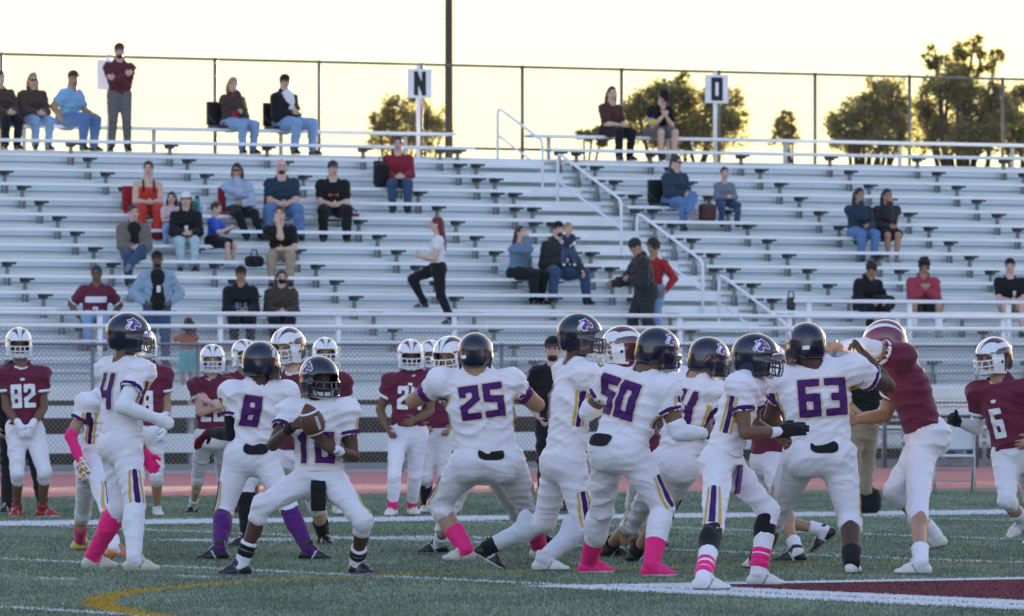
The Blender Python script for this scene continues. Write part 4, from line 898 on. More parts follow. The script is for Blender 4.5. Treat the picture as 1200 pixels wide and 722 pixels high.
# quarterback 10
player('quarterback in white jersey 10 holding the ball, black towel at the waist', 51.6, dict(head=(374, 444), face=(.5, -.86, -.08), neck=(374, 470), shR=(341, 484, .05), shL=(405, 484, -.05),
  elR=(318, 520, -.05), wrR=(344, 499, -.30), elL=(413, 544, -.1), wrL=(391, 527, -.30), hipR=(360, 562, 0), hipL=(388, 562, -.03), knR=(318, 592, -.2), knL=(415, 590, -.25), ftR=(283, 676, 205), ftL=(418, 675, 312)),
  WK(H=1.82, skin='dark', marks=number('10', 0.22, M_pnum, M_gout, -1, -0.24, 0.0) + [('lettering', *text_sdf('ELITE', 0.05, 0.12), M_purple, -1, -0.08, 0.0, .006)], armR=(1.72, 1.93, M_blk), armL=(1.62, 1.95, M_wsock), hdR=(.75, -.1, .25), pnR=(.6, .7, -.4), hdL=(-.75, .1, .55), pnL=(-.6, .75, .3), curlR=.5, curlL=.5,
  sockR=[(0.62, 1, M_wsock), (.66, .70, M_blk), (.75, .79, M_blk)], sockL=[(0.62, 1, M_wsock), (.66, .70, M_blk), (.75, .79, M_blk)], shoe=M_navy, hsz=1.1, towel=(M_blk, -0.02, 0.22), seed=10))
# ball
bc = W(366, 495, 51.6 - 0.43); M_lea = mat('football_leather', (0.115, 0.042, 0.022), rough=0.55, var=0.2, scale=30, bump=0.6, bscale=180)
ba = nrm(A(-.30, -.22, .9)); rx = nrm(np.cross(ba, A(0, -1, 0))); ry = np.cross(ba, rx); V = []; Fq = []
for i in range(25):
    t = -1 + 2 * i / 24; r = 0.0855 * max(0, 1 - abs(t) ** 1.9) ** 0.88
    for j in range(24): a = 2 * math.pi * j / 24; V.append(ba * t * 0.142 + r * (math.cos(a) * rx + math.sin(a) * ry))
for i in range(24):
    for j in range(24): Fq.append((i * 24 + j, i * 24 + (j + 1) % 24, (i + 1) * 24 + (j + 1) % 24, (i + 1) * 24 + j))
mi = np.array([1 if (i in (5, 18)) else 0 for i in range(24) for j in range(24)])
fb = link('football', np_mesh('football', np.array(V), np.array(Fq), True, mi), [M_lea, M_wsock]); fb.location = Vector(bc)
tag(fb, 'brown leather football with white end stripes held by the quarterback', 'football')
mb = MB(); fo = nrm(np.cross(rx, ba)); fo = fo if fo[1] < 0 else -fo; fo = nrm(fo + rx * .5); mb.tube([ba * t + fo * 0.0865 * (1 - (t / .142) ** 2) ** .9 for t in np.linspace(-.05, .05, 6)], 0.004, 6)
for t in np.linspace(-.04, .04, 6): c = ba * t + fo * 0.086; tt = np.cross(ba, fo); mb.tube([c - tt * .014, c + fo * .003, c + tt * .014], 0.0032, 5)
mb.build('laces', M_wsock, fb, True)
# maroon rusher behind the quarterback
player('maroon player with white facemask rushing in behind jersey 8 and the quarterback', 60.0, dict(head=(337, 407), face=(-.55, -.83, -.12), neck=(348, 433), shR=(322, 452, .12), shL=(374, 450, -.08),
  elR=(300, 490, -.1), wrR=(290, 500, -.35), elL=(372, 495, -.2), wrL=(345, 500, -.4), hipR=(333, 535, .08), hipL=(357, 535, -.05), knR=(292, 572, -.2), knL=(368, 580, -.3), ftR=(290, 643, 215), ftL=(379, 640, 290)),
  MK(H=1.9, bulk=1.12, skin='light', sockR=[(0.2, 1, M_blk)], sockL=[(0.6, 1, M_blk)], shoe=M_sb, hightop=.05, seed=12))
# 25
player('big player in white jersey 25 seen from behind with purple undersleeves and elbows out', 55.6, dict(head=(557, 415), face=(.1, 1, -.1), neck=(557, 434), shR=(597, 449, .02), shL=(517, 449, .02),
  elR=(632, 474, -.02), wrR=(604, 458, .36), elL=(481, 468, -.04), wrL=(514, 456, .36), hipR=(594, 540, 0), hipL=(550, 540, 0), knR=(628, 595, .15), knL=(524, 598, .15), ftR=(632, 655, 20), ftL=(546, 658, 192)),
  WK(H=1.83, bulk=1.42, skin='tan', sleeve=.26, trimm=None, armR=(0.15, .52, M_psock), armL=(0.15, .52, M_psock), marks=number('25', 0.255, M_pnum, M_gout, 1, -0.14, .03), sockR=[(0.55, 1, M_pink)], sockL=[(0.55, 1, M_pink)], shoe=[M_scream, M_sw], waistpatch=(.095, 0.03), seed=25))
player('maroon player mostly hidden by jersey 25, white helmet, forearm and legs showing', 57.4, dict(head=(527, 418), face=(-.45, -.85, -.1), neck=(545, 440), shR=(520, 452, .05), shL=(588, 450, -.05),
  elR=(528, 500, -.1), wrR=(545, 462, -.4), elL=(600, 490, -.2), wrL=(585, 465, -.4), hipR=(550, 545, 0), hipL=(577, 545, 0), knR=(528, 590, -.2), knL=(580, 598, -.35), ftR=(515, 650, 190), ftL=(636, 641, 320)),
  MK(H=1.8, skin='tan', cuff=.45, sockR=[(.7, 1, M_wsock)], sockL=[(.8, 1, M_blk)], shoe=M_sb, hightop=.04, seed=14))
# 61
player('white jersey player in profile with grey white tights, one black and one white shoe', 52.9, dict(head=(680, 394), face=(1, .08, -.05), neck=(674, 424), shR=(686, 441, -.17), shL=(666, 438, .17),
  elR=(707, 488, -.25), wrR=(712, 452, .05), elL=(690, 490, .25), wrL=(716, 452, .25), hipR=(668, 540, -.1), hipL=(656, 540, .1), knR=(688, 596, -.1), knL=(634, 592, .2), ftR=(636, 671, 355), ftL=(571, 642, .25, (.75, 0, -.75))),
  WK(H=1.9, bulk=1.12, skin='dark', marks=number('1', 0.24, M_pnum, M_gout, 1, -.2, -.06), sockR=[(0.05, 1, M_gsock)], sockL=[(0.05, .85, M_gsock), (.85, 1, M_blk)], shoeR=[M_sw, M_sol], shoeL=[M_sb, M_sw], hightop=.045, seed=61))
player('maroon player with striped helmet squeezed in just left of jersey 50', 55.6, dict(head=(728, 407), face=(-1, -.15, -.1), neck=(735, 428), shR=(735, 445, .17), shL=(742, 448, -.17),
  elR=(715, 480, .2), wrR=(700, 455, .2), elL=(715, 485, -.2), wrL=(700, 460, -.1), hipR=(758, 540, .08), hipL=(764, 540, -.08), knR=(735, 590, .1), knL=(740, 595, -.1), ftR=(752, 640, 180), ftL=(772, 643, 180)),
  MK(H=1.82, skin='tan', sockR=[(.5, 1, M_wsock)], sockL=[(.5, 1, M_wsock)], shoe=M_sb, seed=15))
# 74
player('white jersey player ending in 4, leaning right just behind jersey 50', 54.2, dict(head=(831, 421), face=(.8, .55, -.2), neck=(818, 440), shR=(838, 462, -.12), shL=(800, 448, .14),
  elR=(850, 505, -.1), wrR=(880, 500, .1), elL=(835, 490, .35), wrL=(865, 480, .4), hipR=(803, 545, -.08), hipL=(782, 543, .08), knR=(800, 602, -.05), knL=(768, 598, .15), ftR=(745, 661, 350), ftL=(713, 655, 350)),
  WK(H=1.84, bulk=1.15, skin='tan', marks=number('74', 0.25, M_pnum, M_gout, 1, -.15, -.02), sockR=[(.8, 1, M_blk)], sockL=[(.8, 1, M_blk)], shoe=M_sb, hightop=.05, seed=74))
# 50
player('player in white jersey 50 bent forward with bright pink spats over the shoes', 51.4, dict(head=(771, 411), face=(.8, .55, -.15), neck=(757, 434), shR=(778, 458, -.12), shL=(718, 446, .12),
  elR=(792, 497, -.15), wrR=(825, 508, .05), elL=(694, 478, .25), wrL=(716, 470, .45), hipR=(738, 528, -.06), hipL=(713, 526, .06), knR=(775, 590, -.02), knL=(710, 590, .25), ftR=(763, 677, 345), ftL=(690, 673, 350)),
  WK(H=1.86, bulk=1.25, skin='brown', armR=(.85, 1.95, M_wsock), armL=(.85, 1.95, M_wsock), marks=number('50', 0.26, M_pnum, M_gout, 1, -.12, -.05, .115, .012, -.05), sockR=[(0.05, .62, M_wsock), (.58, 1, M_pink)], sockL=[(0.05, .62, M_wsock), (.58, 1, M_pink)], shoe=[M_pink, M_sw], waistpatch=(.09, -.06), seed=50))
# striped sleeve player
player('white jersey player with a black glove reaching out towards the back of jersey 63', 48.9, dict(head=(886, 419), face=(1, .05, -.08), neck=(876, 437), shR=(868, 455, -.17), shL=(882, 452, .17),
  elR=(875, 513, -.22), wrR=(915, 506, -.1), elL=(895, 505, .25), wrL=(912, 512, .12), hipR=(842, 541, -.09), hipL=(850, 540, .09), knR=(853, 602, -.1), knL=(888, 604, .1), ftR=(824, 693, 355), ftL=(888, 688, 356)),
  WK(H=1.8, skin='brown', armR=(1.72, 1.97, M_wsock), gloveR=M_blk, hdR=(1, .1, .18), pnR=(0, 1, -.6), curlR=.18, hsz=1.12, sockR=[(0.05, .55, M_blk), (.5, 1, M_wsock), (.68, .71, M_pink), (.78, .81, M_pink), (.88, .91, M_pink)], sockL=[(0.05, .4, M_blk), (.36, 1, M_wsock), (.6, .63, M_pink), (.7, .73, M_pink), (.8, .83, M_pink)], shoe=[M_sw, M_sol], seed=11, towel=(M_purple, 0.04, .2), marks=number('2', .2, M_pnum, M_gout, 1, -.2, -.05)))
# 63
player('big white jersey 63 seen from behind with right arm raised against a defender', 52.2, dict(head=(944, 405), face=(-.45, .88, -.15), neck=(953, 427), shR=(1001, 434, .02), shL=(921, 446, .02),
  elR=(1034, 455, .12), wrR=(1012, 416, .22), elL=(905, 485, .15), wrL=(912, 500, .42), hipR=(981, 532, 0), hipL=(940, 532, 0), knR=(996, 590, .1), knL=(915, 588, .15), ftR=(998, 674, 75), ftL=(888, 668, 120)),
  WK(H=1.86, bulk=1.38, skin='dark', hdR=(-.55, 0, .8), marks=number('63', 0.265, M_pnum, M_gout, 1, -.15), sockR=[(.72, 1, M_blk)], sockL=[(.55, 1, M_blk)], shoe=[M_sw, M_sb], waistpatch=(.095, 0.03), curlR=1.1, seed=63))
player('maroon player held up behind jersey 63, tan forearm and black shoes showing', 55.8, dict(head=(899, 428), face=(-.9, -.4, -.1), neck=(900, 448), shR=(880, 462, .15), shL=(912, 462, -.12),
  elR=(868, 495, .1), wrR=(890, 478, -.15), elL=(925, 492, -.25), wrL=(893, 486, -.3), hipR=(895, 540, .08), hipL=(908, 540, -.08), knR=(905, 592, .15), knL=(892, 590, -.15), ftR=(966, 622, .2, (-.6, 0, -.75)), ftL=(934, 660, 195)),
  MK(H=1.8, skin='tan', gloveL=M_blk, gloveR=M_blk, sockR=[(.72, 1, M_wsock)], sockL=[(.72, 1, M_wsock)], shoe=M_sb, hightop=.03, seed=16))
# maroon defender right
player('maroon defender with a red sleeve and white elbow pad lunging left against jersey 63', 52.9, dict(head=(1036, 402), face=(-.85, .4, -.35), neck=(1052, 417), shR=(1052, 440, .16), shL=(1056, 420, -.16),
  elR=(1040, 490, .3), wrR=(1004, 492, .1), elL=(1018, 408, -.26), wrL=(980, 406, -.1), hipR=(1080, 510, .09), hipL=(1090, 510, -.09), knR=(1062, 578, .1), knL=(1048, 560, -.15), ftR=(1079, 675, 190), ftL=(1096, 628, -.05, (-.88, 0, -.42))),
  MK(H=1.9, bulk=1.12, helmet='striped', skin='tan', armL=(.72, 1.75, M_wsock), marks=number('5', .25, M_wnum, None, 1, -.2, .06), sockR=[(.74, 1, M_wsock)], sockL=[(.74, 1, M_wsock)], shoe=[M_sw, M_sol], seed=17))
# 6
player('maroon player 6 with white long sleeve jogging in at the right edge', 58.5, dict(head=(1164, 419), face=(-.8, -.6, -.12), neck=(1172, 444), shR=(1148, 462, .12), shL=(1197, 460, -.1),
  elR=(1146, 490, .22), wrR=(1122, 494, .05), elL=(1212, 492, -.1), wrL=(1205, 515, -.3), hipR=(1178, 532, .06), hipL=(1202, 532, -.05), knR=(1178, 572, -.2), knL=(1212, 578, -.2), ftR=(1198, 610, .15, (-.6, -.4, -.6)), ftL=(1218, 640, 220)),
  MK(H=1.84, bulk=1.08, skin='tan', armR=(.35, 1.95, M_wsock), gloveR=M_blk, marks=number('6', .24, M_wnum, None, -1, -.22) + [('lettering', *text_sdf('nnnn', .035, .12), M_wnum, -1, -.05, 0, .006)], sockR=[(.6, 1, M_wsock)], sockL=[(.6, 1, M_wsock)], shoe=[M_sw, M_sol], seed=6))
# ---- waiting along the sideline
SG = 'players and staff waiting along the sideline'
V9 = dict(vox=0.0115)
MK2 = lambda **k: MK(**dict(V9, **k))
let = [('lettering', *text_sdf('nnnn', .035, .12), M_wnum, -1, -.03, 0, .006)]
player('maroon player 82 standing with white gloved hands clasped and red shoes', 72.4, dict(head=(22, 403), face=(.15, -1, -.1), neck=(26, 427), shR=(7, 441), shL=(47, 441),
  elR=(-3, 476, .08), wrR=(22, 498, -.2), elL=(60, 476, .08), wrL=(38, 498, -.2), hipR=(19, 503), hipL=(39, 503), knR=(20, 550, -.1), knL=(50, 550, -.1), ftR=(20, 607, 255), ftL=(50, 607, 340)),
  MK2(H=1.83, skin='brown', gloveR=M_wsock, gloveL=M_wsock, hdR=(.4, -.2, -.9), hdL=(-.4, -.2, -.9), marks=number('82', .23, M_wnum, None, -1, -.19) + let, shoe=[M_sred, M_sw], sockR=[(.85, 1, M_sred)], sockL=[(.85, 1, M_sred)], seed=82), SG)
player('person in black trousers and dark top mostly hidden behind maroon player 82', 74.5, dict(head=(22, 408), face=(0, -1, 0), neck=(22, 428), shR=(4, 440), shL=(40, 440), elR=(-6, 470), wrR=(-2, 500, -.1), elL=(44, 470, .1), wrL=(44, 495, -.1),
  hipR=(12, 502), hipL=(34, 502), knR=(10, 550), knL=(45, 550), ftR=(8, 603, 250), ftL=(50, 603, 300)), dict(V9, H=1.74, skin='tan', top='jacket', topm=M_blk, sleeve=1.95, bot='jeans', botm=M_blk, shoe=[M_sb, M_sw], hair='short', seed=90), SG)
player('maroon player with bare arm and white glove standing just behind jersey 4', 72.6, dict(head=(168, 404), face=(.3, -1, 0), neck=(172, 426), shR=(155, 442), shL=(191, 441), elR=(150, 470), wrR=(152, 498, -.1), elL=(197, 472, .05), wrL=(192, 503, -.12),
  hipR=(163, 505), hipL=(182, 505), knR=(160, 550, -.1), knL=(184, 550, -.1), ftR=(158, 605, 260), ftL=(184, 606, 285)), MK2(H=1.78, skin='tan', gloveL=M_wsock, gloveR=M_wsock, shoe=[M_sw, M_sol], seed=91, marks=number('3', .24, M_wnum, None, -1, -.26)), SG)
player('maroon player with white facemask folding his arms, left of jersey 8', 73.2, dict(head=(249, 422), face=(.05, -1, -.05), neck=(249, 441), shR=(231, 453), shL=(268, 453), elR=(226, 480, -.05), wrR=(258, 476, -.26), elL=(273, 480, -.05), wrL=(244, 470, -.3),
  hipR=(240, 510), hipL=(258, 510), knR=(236, 553, -.1), knL=(260, 553, -.1), ftR=(226, 603, 250), ftL=(266, 602, 290)), MK2(H=1.7, skin='light', marks=number('28', .22, M_wnum, None, -1, -.25), shoe=[M_sb, M_sw], sockR=[(.75, 1, M_wsock)], sockL=[(.75, 1, M_wsock)], seed=92), SG)
player('maroon player whose white helmet shows between the arm-folding player and jersey 8', 74.6, dict(head=(286, 416), face=(.3, -1, 0), neck=(287, 437), shR=(270, 449), shL=(305, 449), elR=(268, 478), wrR=(270, 500, -.1), elL=(308, 478), wrL=(305, 500, -.1),
  hipR=(279, 508), hipL=(296, 508), knR=(279, 552, -.1), knL=(297, 552, -.1), ftR=(278, 602, 270), ftL=(299, 602, 280)), MK2(H=1.74, skin='tan', shoe=M_sb, seed=93), SG)
player('maroon player with white helmet showing just right of the quarterback head', 73.6, dict(head=(381, 414), face=(.1, -1, 0), neck=(381, 435), shR=(364, 448), shL=(401, 448), elR=(358, 478), wrR=(362, 500, -.1), elL=(405, 478), wrL=(402, 500, -.1),
  hipR=(373, 508), hipL=(391, 508), knR=(372, 552, -.1), knL=(392, 552, -.1), ftR=(371, 604, 260), ftL=(394, 604, 280)), MK2(H=1.76, skin='tan', shoe=[M_sw, M_sol], seed=94), SG)
player('maroon player 24 standing with hand at his belt, white tights and short pink socks', 72.8, dict(head=(481, 417), face=(.1, -1, -.12), neck=(481, 436), shR=(459, 448), shL=(503, 446), elR=(452, 478), wrR=(454, 502, -.1), elL=(508, 478, .02), wrL=(486, 492, -.24),
  hipR=(467, 506), hipL=(489, 506), knR=(463, 553, -.08), knL=(488, 553, -.08), ftR=(460, 606, 250), ftL=(483, 605, 290)), MK2(H=1.82, skin='brown', marks=number('24', .23, M_wnum, None, -1, -.16) + let, shoe=[M_sw, M_sol], sockR=[(.1, .8, M_wsock), (.7, .95, M_pink)], sockL=[(.1, .8, M_wsock), (.78, .95, M_pink)], seed=24), SG)
player('maroon player with a black sock standing behind player 24', 74.4, dict(head=(505, 417), face=(.3, -1, 0), neck=(507, 437), shR=(490, 449), shL=(526, 449), elR=(485, 478), wrR=(495, 498, -.2), elL=(531, 478), wrL=(528, 500, -.1),
  hipR=(500, 508), hipL=(518, 508), knR=(499, 553, -.1), knL=(520, 553, -.1), ftR=(499, 602, 260), ftL=(522, 602, 280)), MK2(H=1.78, skin='tan', shoe=[M_sw, M_sol], sockR=[(.1, 1, M_blk)], seed=95), SG)
player('coach in black cap and black polo with a maroon collar standing by the fence', 75.5, dict(head=(648, 409), face=(-.1, -1, -.05), neck=(648, 427), shR=(630, 437), shL=(667, 437), elR=(618, 467, .08), wrR=(632, 490, -.05), elL=(679, 467, .08), wrL=(664, 490, -.05),
  hipR=(640, 496), hipL=(658, 496), knR=(639, 545), knL=(660, 545), ftR=(637, 601, 260), ftL=(662, 601, 280)), dict(V9, H=1.82, skin='light', top='tee', topm=M_blk, sleeve=.8, bot='jeans', botm=M_blk, shoe=M_sb, cap=(M_blk, 'cap'), beard=True, hair='short', collar=M_maroonp, seed=96), SG)
M_khaki = cloth('khaki_twill', (0.34, 0.27, 0.18)); 
player('coach in khaki trousers and dark polo mostly hidden behind jersey 63', 73.5, dict(head=(1022, 405), face=(-.6, -.8, 0), neck=(1018, 425), shR=(1002, 438), shL=(1036, 438), elR=(996, 466, -.1), wrR=(1008, 485, -.2), elL=(1036, 468), wrL=(1030, 492, -.1),
  hipR=(1000, 498), hipL=(1016, 498), knR=(1000, 546), knL=(1016, 546), ftR=(999, 604, 200), ftL=(1014, 602, 230)), dict(V9, H=1.78, skin='tan', top='tee', topm=M_blk, sleeve=.8, bot='jeans', botm=M_khaki, shoe=mat('shoe_taupe', (.15, .12, .1)), hair='short', seed=97), SG)
# bag on the ground at the sideline
p = W(1013, 583, 74.5); bg_ = empty('duffel_bag', (p[0], p[1], 0), 'black duffel bag lying on the turf beside the khaki trousers', 'bag'); bb_ = A(*bg_.location)
Z = Solid(.014); Z.rbox(bb_ + A(0, 0, .13), (.17, .12, .13), None, .09); make(Z, 'bag_body', M_blk, bg_, bb_, .008, 3)
mb = MB(bb_); mb.tube([bb_ + A(-.09, -.05, .24), bb_ + A(-.05, -.06, .31), bb_ + A(.05, -.06, .31), bb_ + A(.09, -.05, .24)], .012, 6); mb.build('handle', M_blk, bg_, True)
# ================================================================ SPECTATORS
def C(n, r, g, b, **k): return cloth(n, (r, g, b), **k)
M_jean = C('blue_denim', .10, .19, .36); M_jean2 = C('dark_denim', .04, .075, .14); M_jean3 = C('pale_denim', .22, .34, .52); M_brownj = C('brown_jacket', .06, .045, .035); M_lblue = C('light_blue_polo', .22, .42, .62)
M_mhood = C('maroon_hoodie', .11, .025, .03); M_gry = C('grey_trousers', .13, .125, .12); M_redt = C('red_top', .36, .03, .03); M_redd = C('red_dress', .50, .045, .03); M_msw = C('maroon_sweater', .22, .02, .035); M_dkbr = C('dark_brown_knit', .075, .03, .025)
M_ghood = C('grey_blue_hoodie', .36, .44, .56); M_navy_t = C('navy_tee', .025, .045, .07); M_ltcard = C('light_blue_cardigan', .26, .36, .46); M_bgcard = C('grey_brown_cardigan', .16, .135, .115); M_pj = C('pale_print_trousers', .42, .55, .58, var=.4, scale=25)
M_roy = C('royal_blue_tee', .025, .08, .42); M_char = C('charcoal_hoodie', .03, .032, .032); M_bsw = C('slate_blue_sweater', .13, .20, .28); M_rose = C('rose_hoodie', .33, .05, .075); M_gtee = C('grey_long_tee', .16, .19, .24); M_orang = C('coral_shirt', .45, .14, .08); M_teal = C('teal_shorts', .12, .50, .50); M_wt = C('white_tee', .72, .72, .74)
M_pinkw = C('pale_pink_top', .6, .42, .44); M_legs = C('plum_leggings', .15, .075, .085)
M_plb = plain('black_plastic', (.02, .02, .022), .5); M_plr = C('red_cushion_fabric', .35, .025, .03)
SP_G = 'spectators on the grandstand'
def foot_y(k, x):
    return HY - (zseat(k) - EYE) * F / depth_at(x, vrow(k))
def row_of(x, y): return min(range(1, NR + 1), key=lambda k: abs(foot_y(k, x) - y))
def sit(label, x, y, K, yaw=0, lean=0.06, arms='lap', face=None, kneesp=0.11, legs='down', tilt=0.0, drop=0.43, row=None, hd=0.0):
    k = row or row_of(x, y); v = vrow(k); H = K.get('H', 1.72); s = H / 1.8
    P0 = UV(u_at(x, v), v - 0.02, zseat(k)); a = math.radians(yaw); f = A(ST, -CT, 0); f = A(f[0] * math.cos(a) - f[1] * math.sin(a), f[0] * math.sin(a) + f[1] * math.cos(a), 0); r = np.cross(f, A(0, 0, 1)); z = A(0, 0, 1)
    rr_ = random.Random(int(x * 7 + y)); tilt += rr_.uniform(-.07, .07); lean += rr_.uniform(-.04, .1); kneesp *= rr_.uniform(.85, 1.25)
    J = {}; pel = P0 + z * 0.095 * s
    for q, o in (('R', 1), ('L', -1)):
        J['hip' + q] = pel + r * 0.088 * s * o; J['pl' + q] = 1
        ank = P0 + f * (0.40 * s) + r * kneesp * 1.05 * o; ank[2] = zseat(k) - drop + 0.088 * s
        if legs == 'right': ank = ank + A(.22, -.02, 0)
        if legs == 'cross' and o < 0: ank = P0 + f * 0.62 * s + r * 0.16 + z * (-0.12); J['plL'] = 0
        if legs == 'wide': ank = ank + r * o * .08
        kn = P0 + f * 0.45 * s + r * kneesp * 1.5 * o + z * 0.16
        J['an' + q] = ank; J['kn' + q] = ik(J['hip' + q], ank, .445 * s, .43 * s, kn + f * .2 + z * .2); J['to' + q] = ank + nrm(f + r * o * .25) * .18 * s - z * .06 * s
        if not J['pl' + q]: J['to' + q] = ank + nrm(f + z * .2) * .18 * s
    up = nrm(z + f * lean + r * tilt); nk = pel + up * 0.50 * s; J['neck'] = nk
    J['head'] = nk + nrm(z + f * (lean * .6 + .12 + hd)) * 0.185 * s ** .6
    fa = (f * .6 + A(0, -1, 0) * .5) if face is None else A(*face); J['face'] = nrm(fa + A(rr_.uniform(-.3, .3), 0, rr_.uniform(-.12, .05)))
    for q, o in (('R', 1), ('L', -1)):
        S_ = nk - up * 0.095 * s + r * 0.185 * s * o * K.get('sw', 1); J['sh' + q] = S_; mode = arms[0 if o > 0 else 1] if isinstance(arms, tuple) else arms
        w = {'lap': pel + f * .33 * s + z * .09 + r * .035 * o, 'knees': J['kn' + q] + z * .075 - f * .03 - r * .02 * o, 'chin': J['head'] + f * .10 - z * .13 + r * .02 * o, 'phone': pel + f * .30 + z * .27 * s + r * .03 * o, 'crossed': nk - up * .2 * s + f * .18 - r * .08 * o,
             'side': pel + r * .24 * o + z * .0 + f * .05, 'forward': J['kn' + q] + f * .06 + z * .02 - r * o * .08, 'fold': (J['knR'] + J['knL']) / 2 + z * .09 - r * o * .07 - f * .04, 'drink': J['head'] + f * .13 - z * .07 + r * .03 * o, 'belly': pel + f * .2 + z * .17 + r * .04 * o}[mode]
        J['wr' + q] = w; J['el' + q] = ik(S_, w, .30 * s, .265 * s, S_ - z * .25 + r * o * (.16 if mode != 'chin' else .02) - f * .05)
    K = dict(dict(vox=0.0145, H=H, z0=zseat(k) - drop, shoe=M_sb, seed=int(x)), **K); K['bulk'] = K.get('bulk', 1.0) * (1.17 if H > 1.4 else 1.05)
    return build_person(J, K, label, 'person', SP_G)
def stand(label, x, v, z0, K, yaw=0, arms='side', face=None, step=0.0, lean=0.0, dz=None):
    H = K.get('H', 1.78); s = H / 1.8; P0 = UV(u_at(x, v), v, z0); a = math.radians(yaw); f = A(ST, -CT, 0); f = A(f[0] * math.cos(a) - f[1] * math.sin(a), f[0] * math.sin(a) + f[1] * math.cos(a), 0); r = np.cross(f, A(0, 0, 1)); z = A(0, 0, 1); J = {}
    hc = P0 + z * 0.925 * s
    for q, o in (('R', 1), ('L', -1)):
        J['hip' + q] = hc + r * .088 * s * o; an = P0 + r * .13 * o * s + z * .088 * s + f * step * o
        if dz and o > 0: an = an + z * dz
        J['an' + q] = an; J['pl' + q] = 1; J['kn' + q] = ik(J['hip' + q], an, .445 * s, .43 * s, (J['hip' + q] + an) / 2 + f * .3); J['to' + q] = an + nrm(f + r * o * .3) * .18 * s - z * .06 * s
    up = nrm(z + f * lean); nk = hc + up * .51 * s; J['neck'] = nk; J['head'] = nk + nrm(z + f * (lean + .1)) * .185 * s ** .6; J['face'] = nrm(f if face is None else A(*face))
    for q, o in (('R', 1), ('L', -1)):
        S_ = nk - up * .085 * s + r * .18 * s * o; J['sh' + q] = S_; mode = arms[0 if o > 0 else 1] if isinstance(arms, tuple) else arms
        w = {'side': hc + r * .27 * s * o - z * .02 + f * .08, 'crossed': nk - z * .25 * s + f * .2 - r * .09 * o + z * .03 * o, 'pocket': hc + r * .2 * o + f * .1 + z * .06, 'front': hc + f * .28 + z * .18 + r * .08 * o, 'reach': hc + f * .52 + z * .12 + r * .1 * o, 'swing': hc - f * .25 + r * .26 * o + z * .03, 'up': nk + f * .3 + r * .1 * o}[mode]
        J['wr' + q] = w; J['el' + q] = ik(S_, w, .30 * s, .265 * s, S_ - z * .28 + r * o * .2 - f * .12)
    K = dict(dict(vox=0.0145, H=H, z0=z0, shoe=M_sb, seed=int(x)), **K)
    return build_person(J, K, label, 'person', SP_G)
tee = lambda m, b, **k: dict(dict(top='tee', topm=m, bot='jeans', botm=b, sleeve=.6, hair='short'), **k)
hood = lambda m, b, **k: dict(dict(top='hoodie', topm=m, bot='jeans', botm=b, sleeve=1.93, hair='short'), **k)
jack = lambda m, b, **k: dict(dict(top='jacket', topm=m, bot='jeans', botm=b, sleeve=1.93, hair='short'), **k)
# top row
sit('person in dark olive jacket cut off by the left edge on the top row', 0, 152, jack(M_brownj, M_blk, skin='light', hairc='brown'), row=16)
sit('blond woman in sunglasses, dark jacket and bright blue jeans on the top row', 36, 154, jack(M_brownj, M_jean3, skin='light', hair='long', hairc='blond', shades=True, H=1.68, hairlen=.18), row=16, arms='lap')
sit('heavy man in light blue polo and brown cap turned sideways on the top row', 79, 154, tee(M_lblue, M_jean, skin='tan', cap=(M_dkbr, 'cap'), bulk=1.2, H=1.8, beard=True, hairc='grey'), row=16, arms=('side', 'knees'), yaw=28, kneesp=.15)
stand('man in maroon hoodie and cap standing with arms crossed at the back fence', 140, vrow(16) - .35, zseat(16) - .43, hood(M_mhood, M_gry, skin='light', cap=(M_dkbr, 'cap'), beard=True, H=1.84, hairc='brown'), arms='crossed', yaw=-25)
sit('blond woman in black jacket over red top with a hand to her face', 271, 152, jack(M_brownj, M_jean3, skin='light', hair='long', hairc='blond', H=1.68, hairlen=.14, open=M_redt), row=16, yaw=15, arms=('chin', 'belly'))
sit('man in black jacket and white tee reclining in pale jeans on the top row', 333, 153, jack(M_blk, M_jean3, skin='light', cap=(M_blk, 'cap'), H=1.84, bulk=1.12, open=M_wt), row=16, yaw=20, arms='belly', lean=-.1, kneesp=.16, legs='wide')
sit('woman in dark brown top and black leggings on the top row', 713, 153, tee(M_dkbr, M_blk, skin='light', hair='long', hairc='brown', H=1.68, sleeve=.8), row=16, yaw=12, arms='lap')
sit('man in black tee and grey shorts bending over something in his hands', 767, 155, tee(M_blk, M_gry, skin='light', bot='shorts', cap=(M_blk, 'cap'), sockR=[(.8, 1, M_blk)], sockL=[(.8, 1, M_blk)]), row=16, arms='phone', lean=.42, face=(.1, -.8, -.6), hd=.1)
# upper rows
def straps(c):
    for o in (-1, 1):
        m = MB(c['base']); f_ = c['fs']; p0 = c['nk'] + c['rs'] * .085 * o - c['up'] * .02
        m.tube([p0 - c['up'] * .17 + f_ * .135, p0 - c['up'] * .05 + f_ * .105, p0 + c['up'] * .012 + f_ * .03, p0 - c['up'] * .06 - f_ * .1], .017, 6); m.build('strap', M_blk, c['root'], True)
sit('woman in red dress with black straps wrapped in a red blanket', 171, 243, dict(top='tank', topm=M_redd, bot='skirt', botm=M_redd, skin='light', hair='short', hairc='brown', H=1.68, bulk=1.15, sleeve=.3, bfold=.014, extra=straps), arms='lap', yaw=-20)
sit('woman with long black hair in grey blue hoodie covering her mouth with a hand', 278, 253, hood(M_ghood, M_blk, skin='tan', hair='long', shades=True, H=1.66, hairlen=.34), arms=('chin', 'lap'), yaw=-22, legs='right')
sit('bald bearded man in navy tee and jeans with hands joined', 331, 256, tee(M_navy_t, M_jean, skin='light', hair='bald', beard=True, hairc='brown', H=1.84, bulk=1.15), arms='lap', yaw=-28, kneesp=.17, legs='wide')
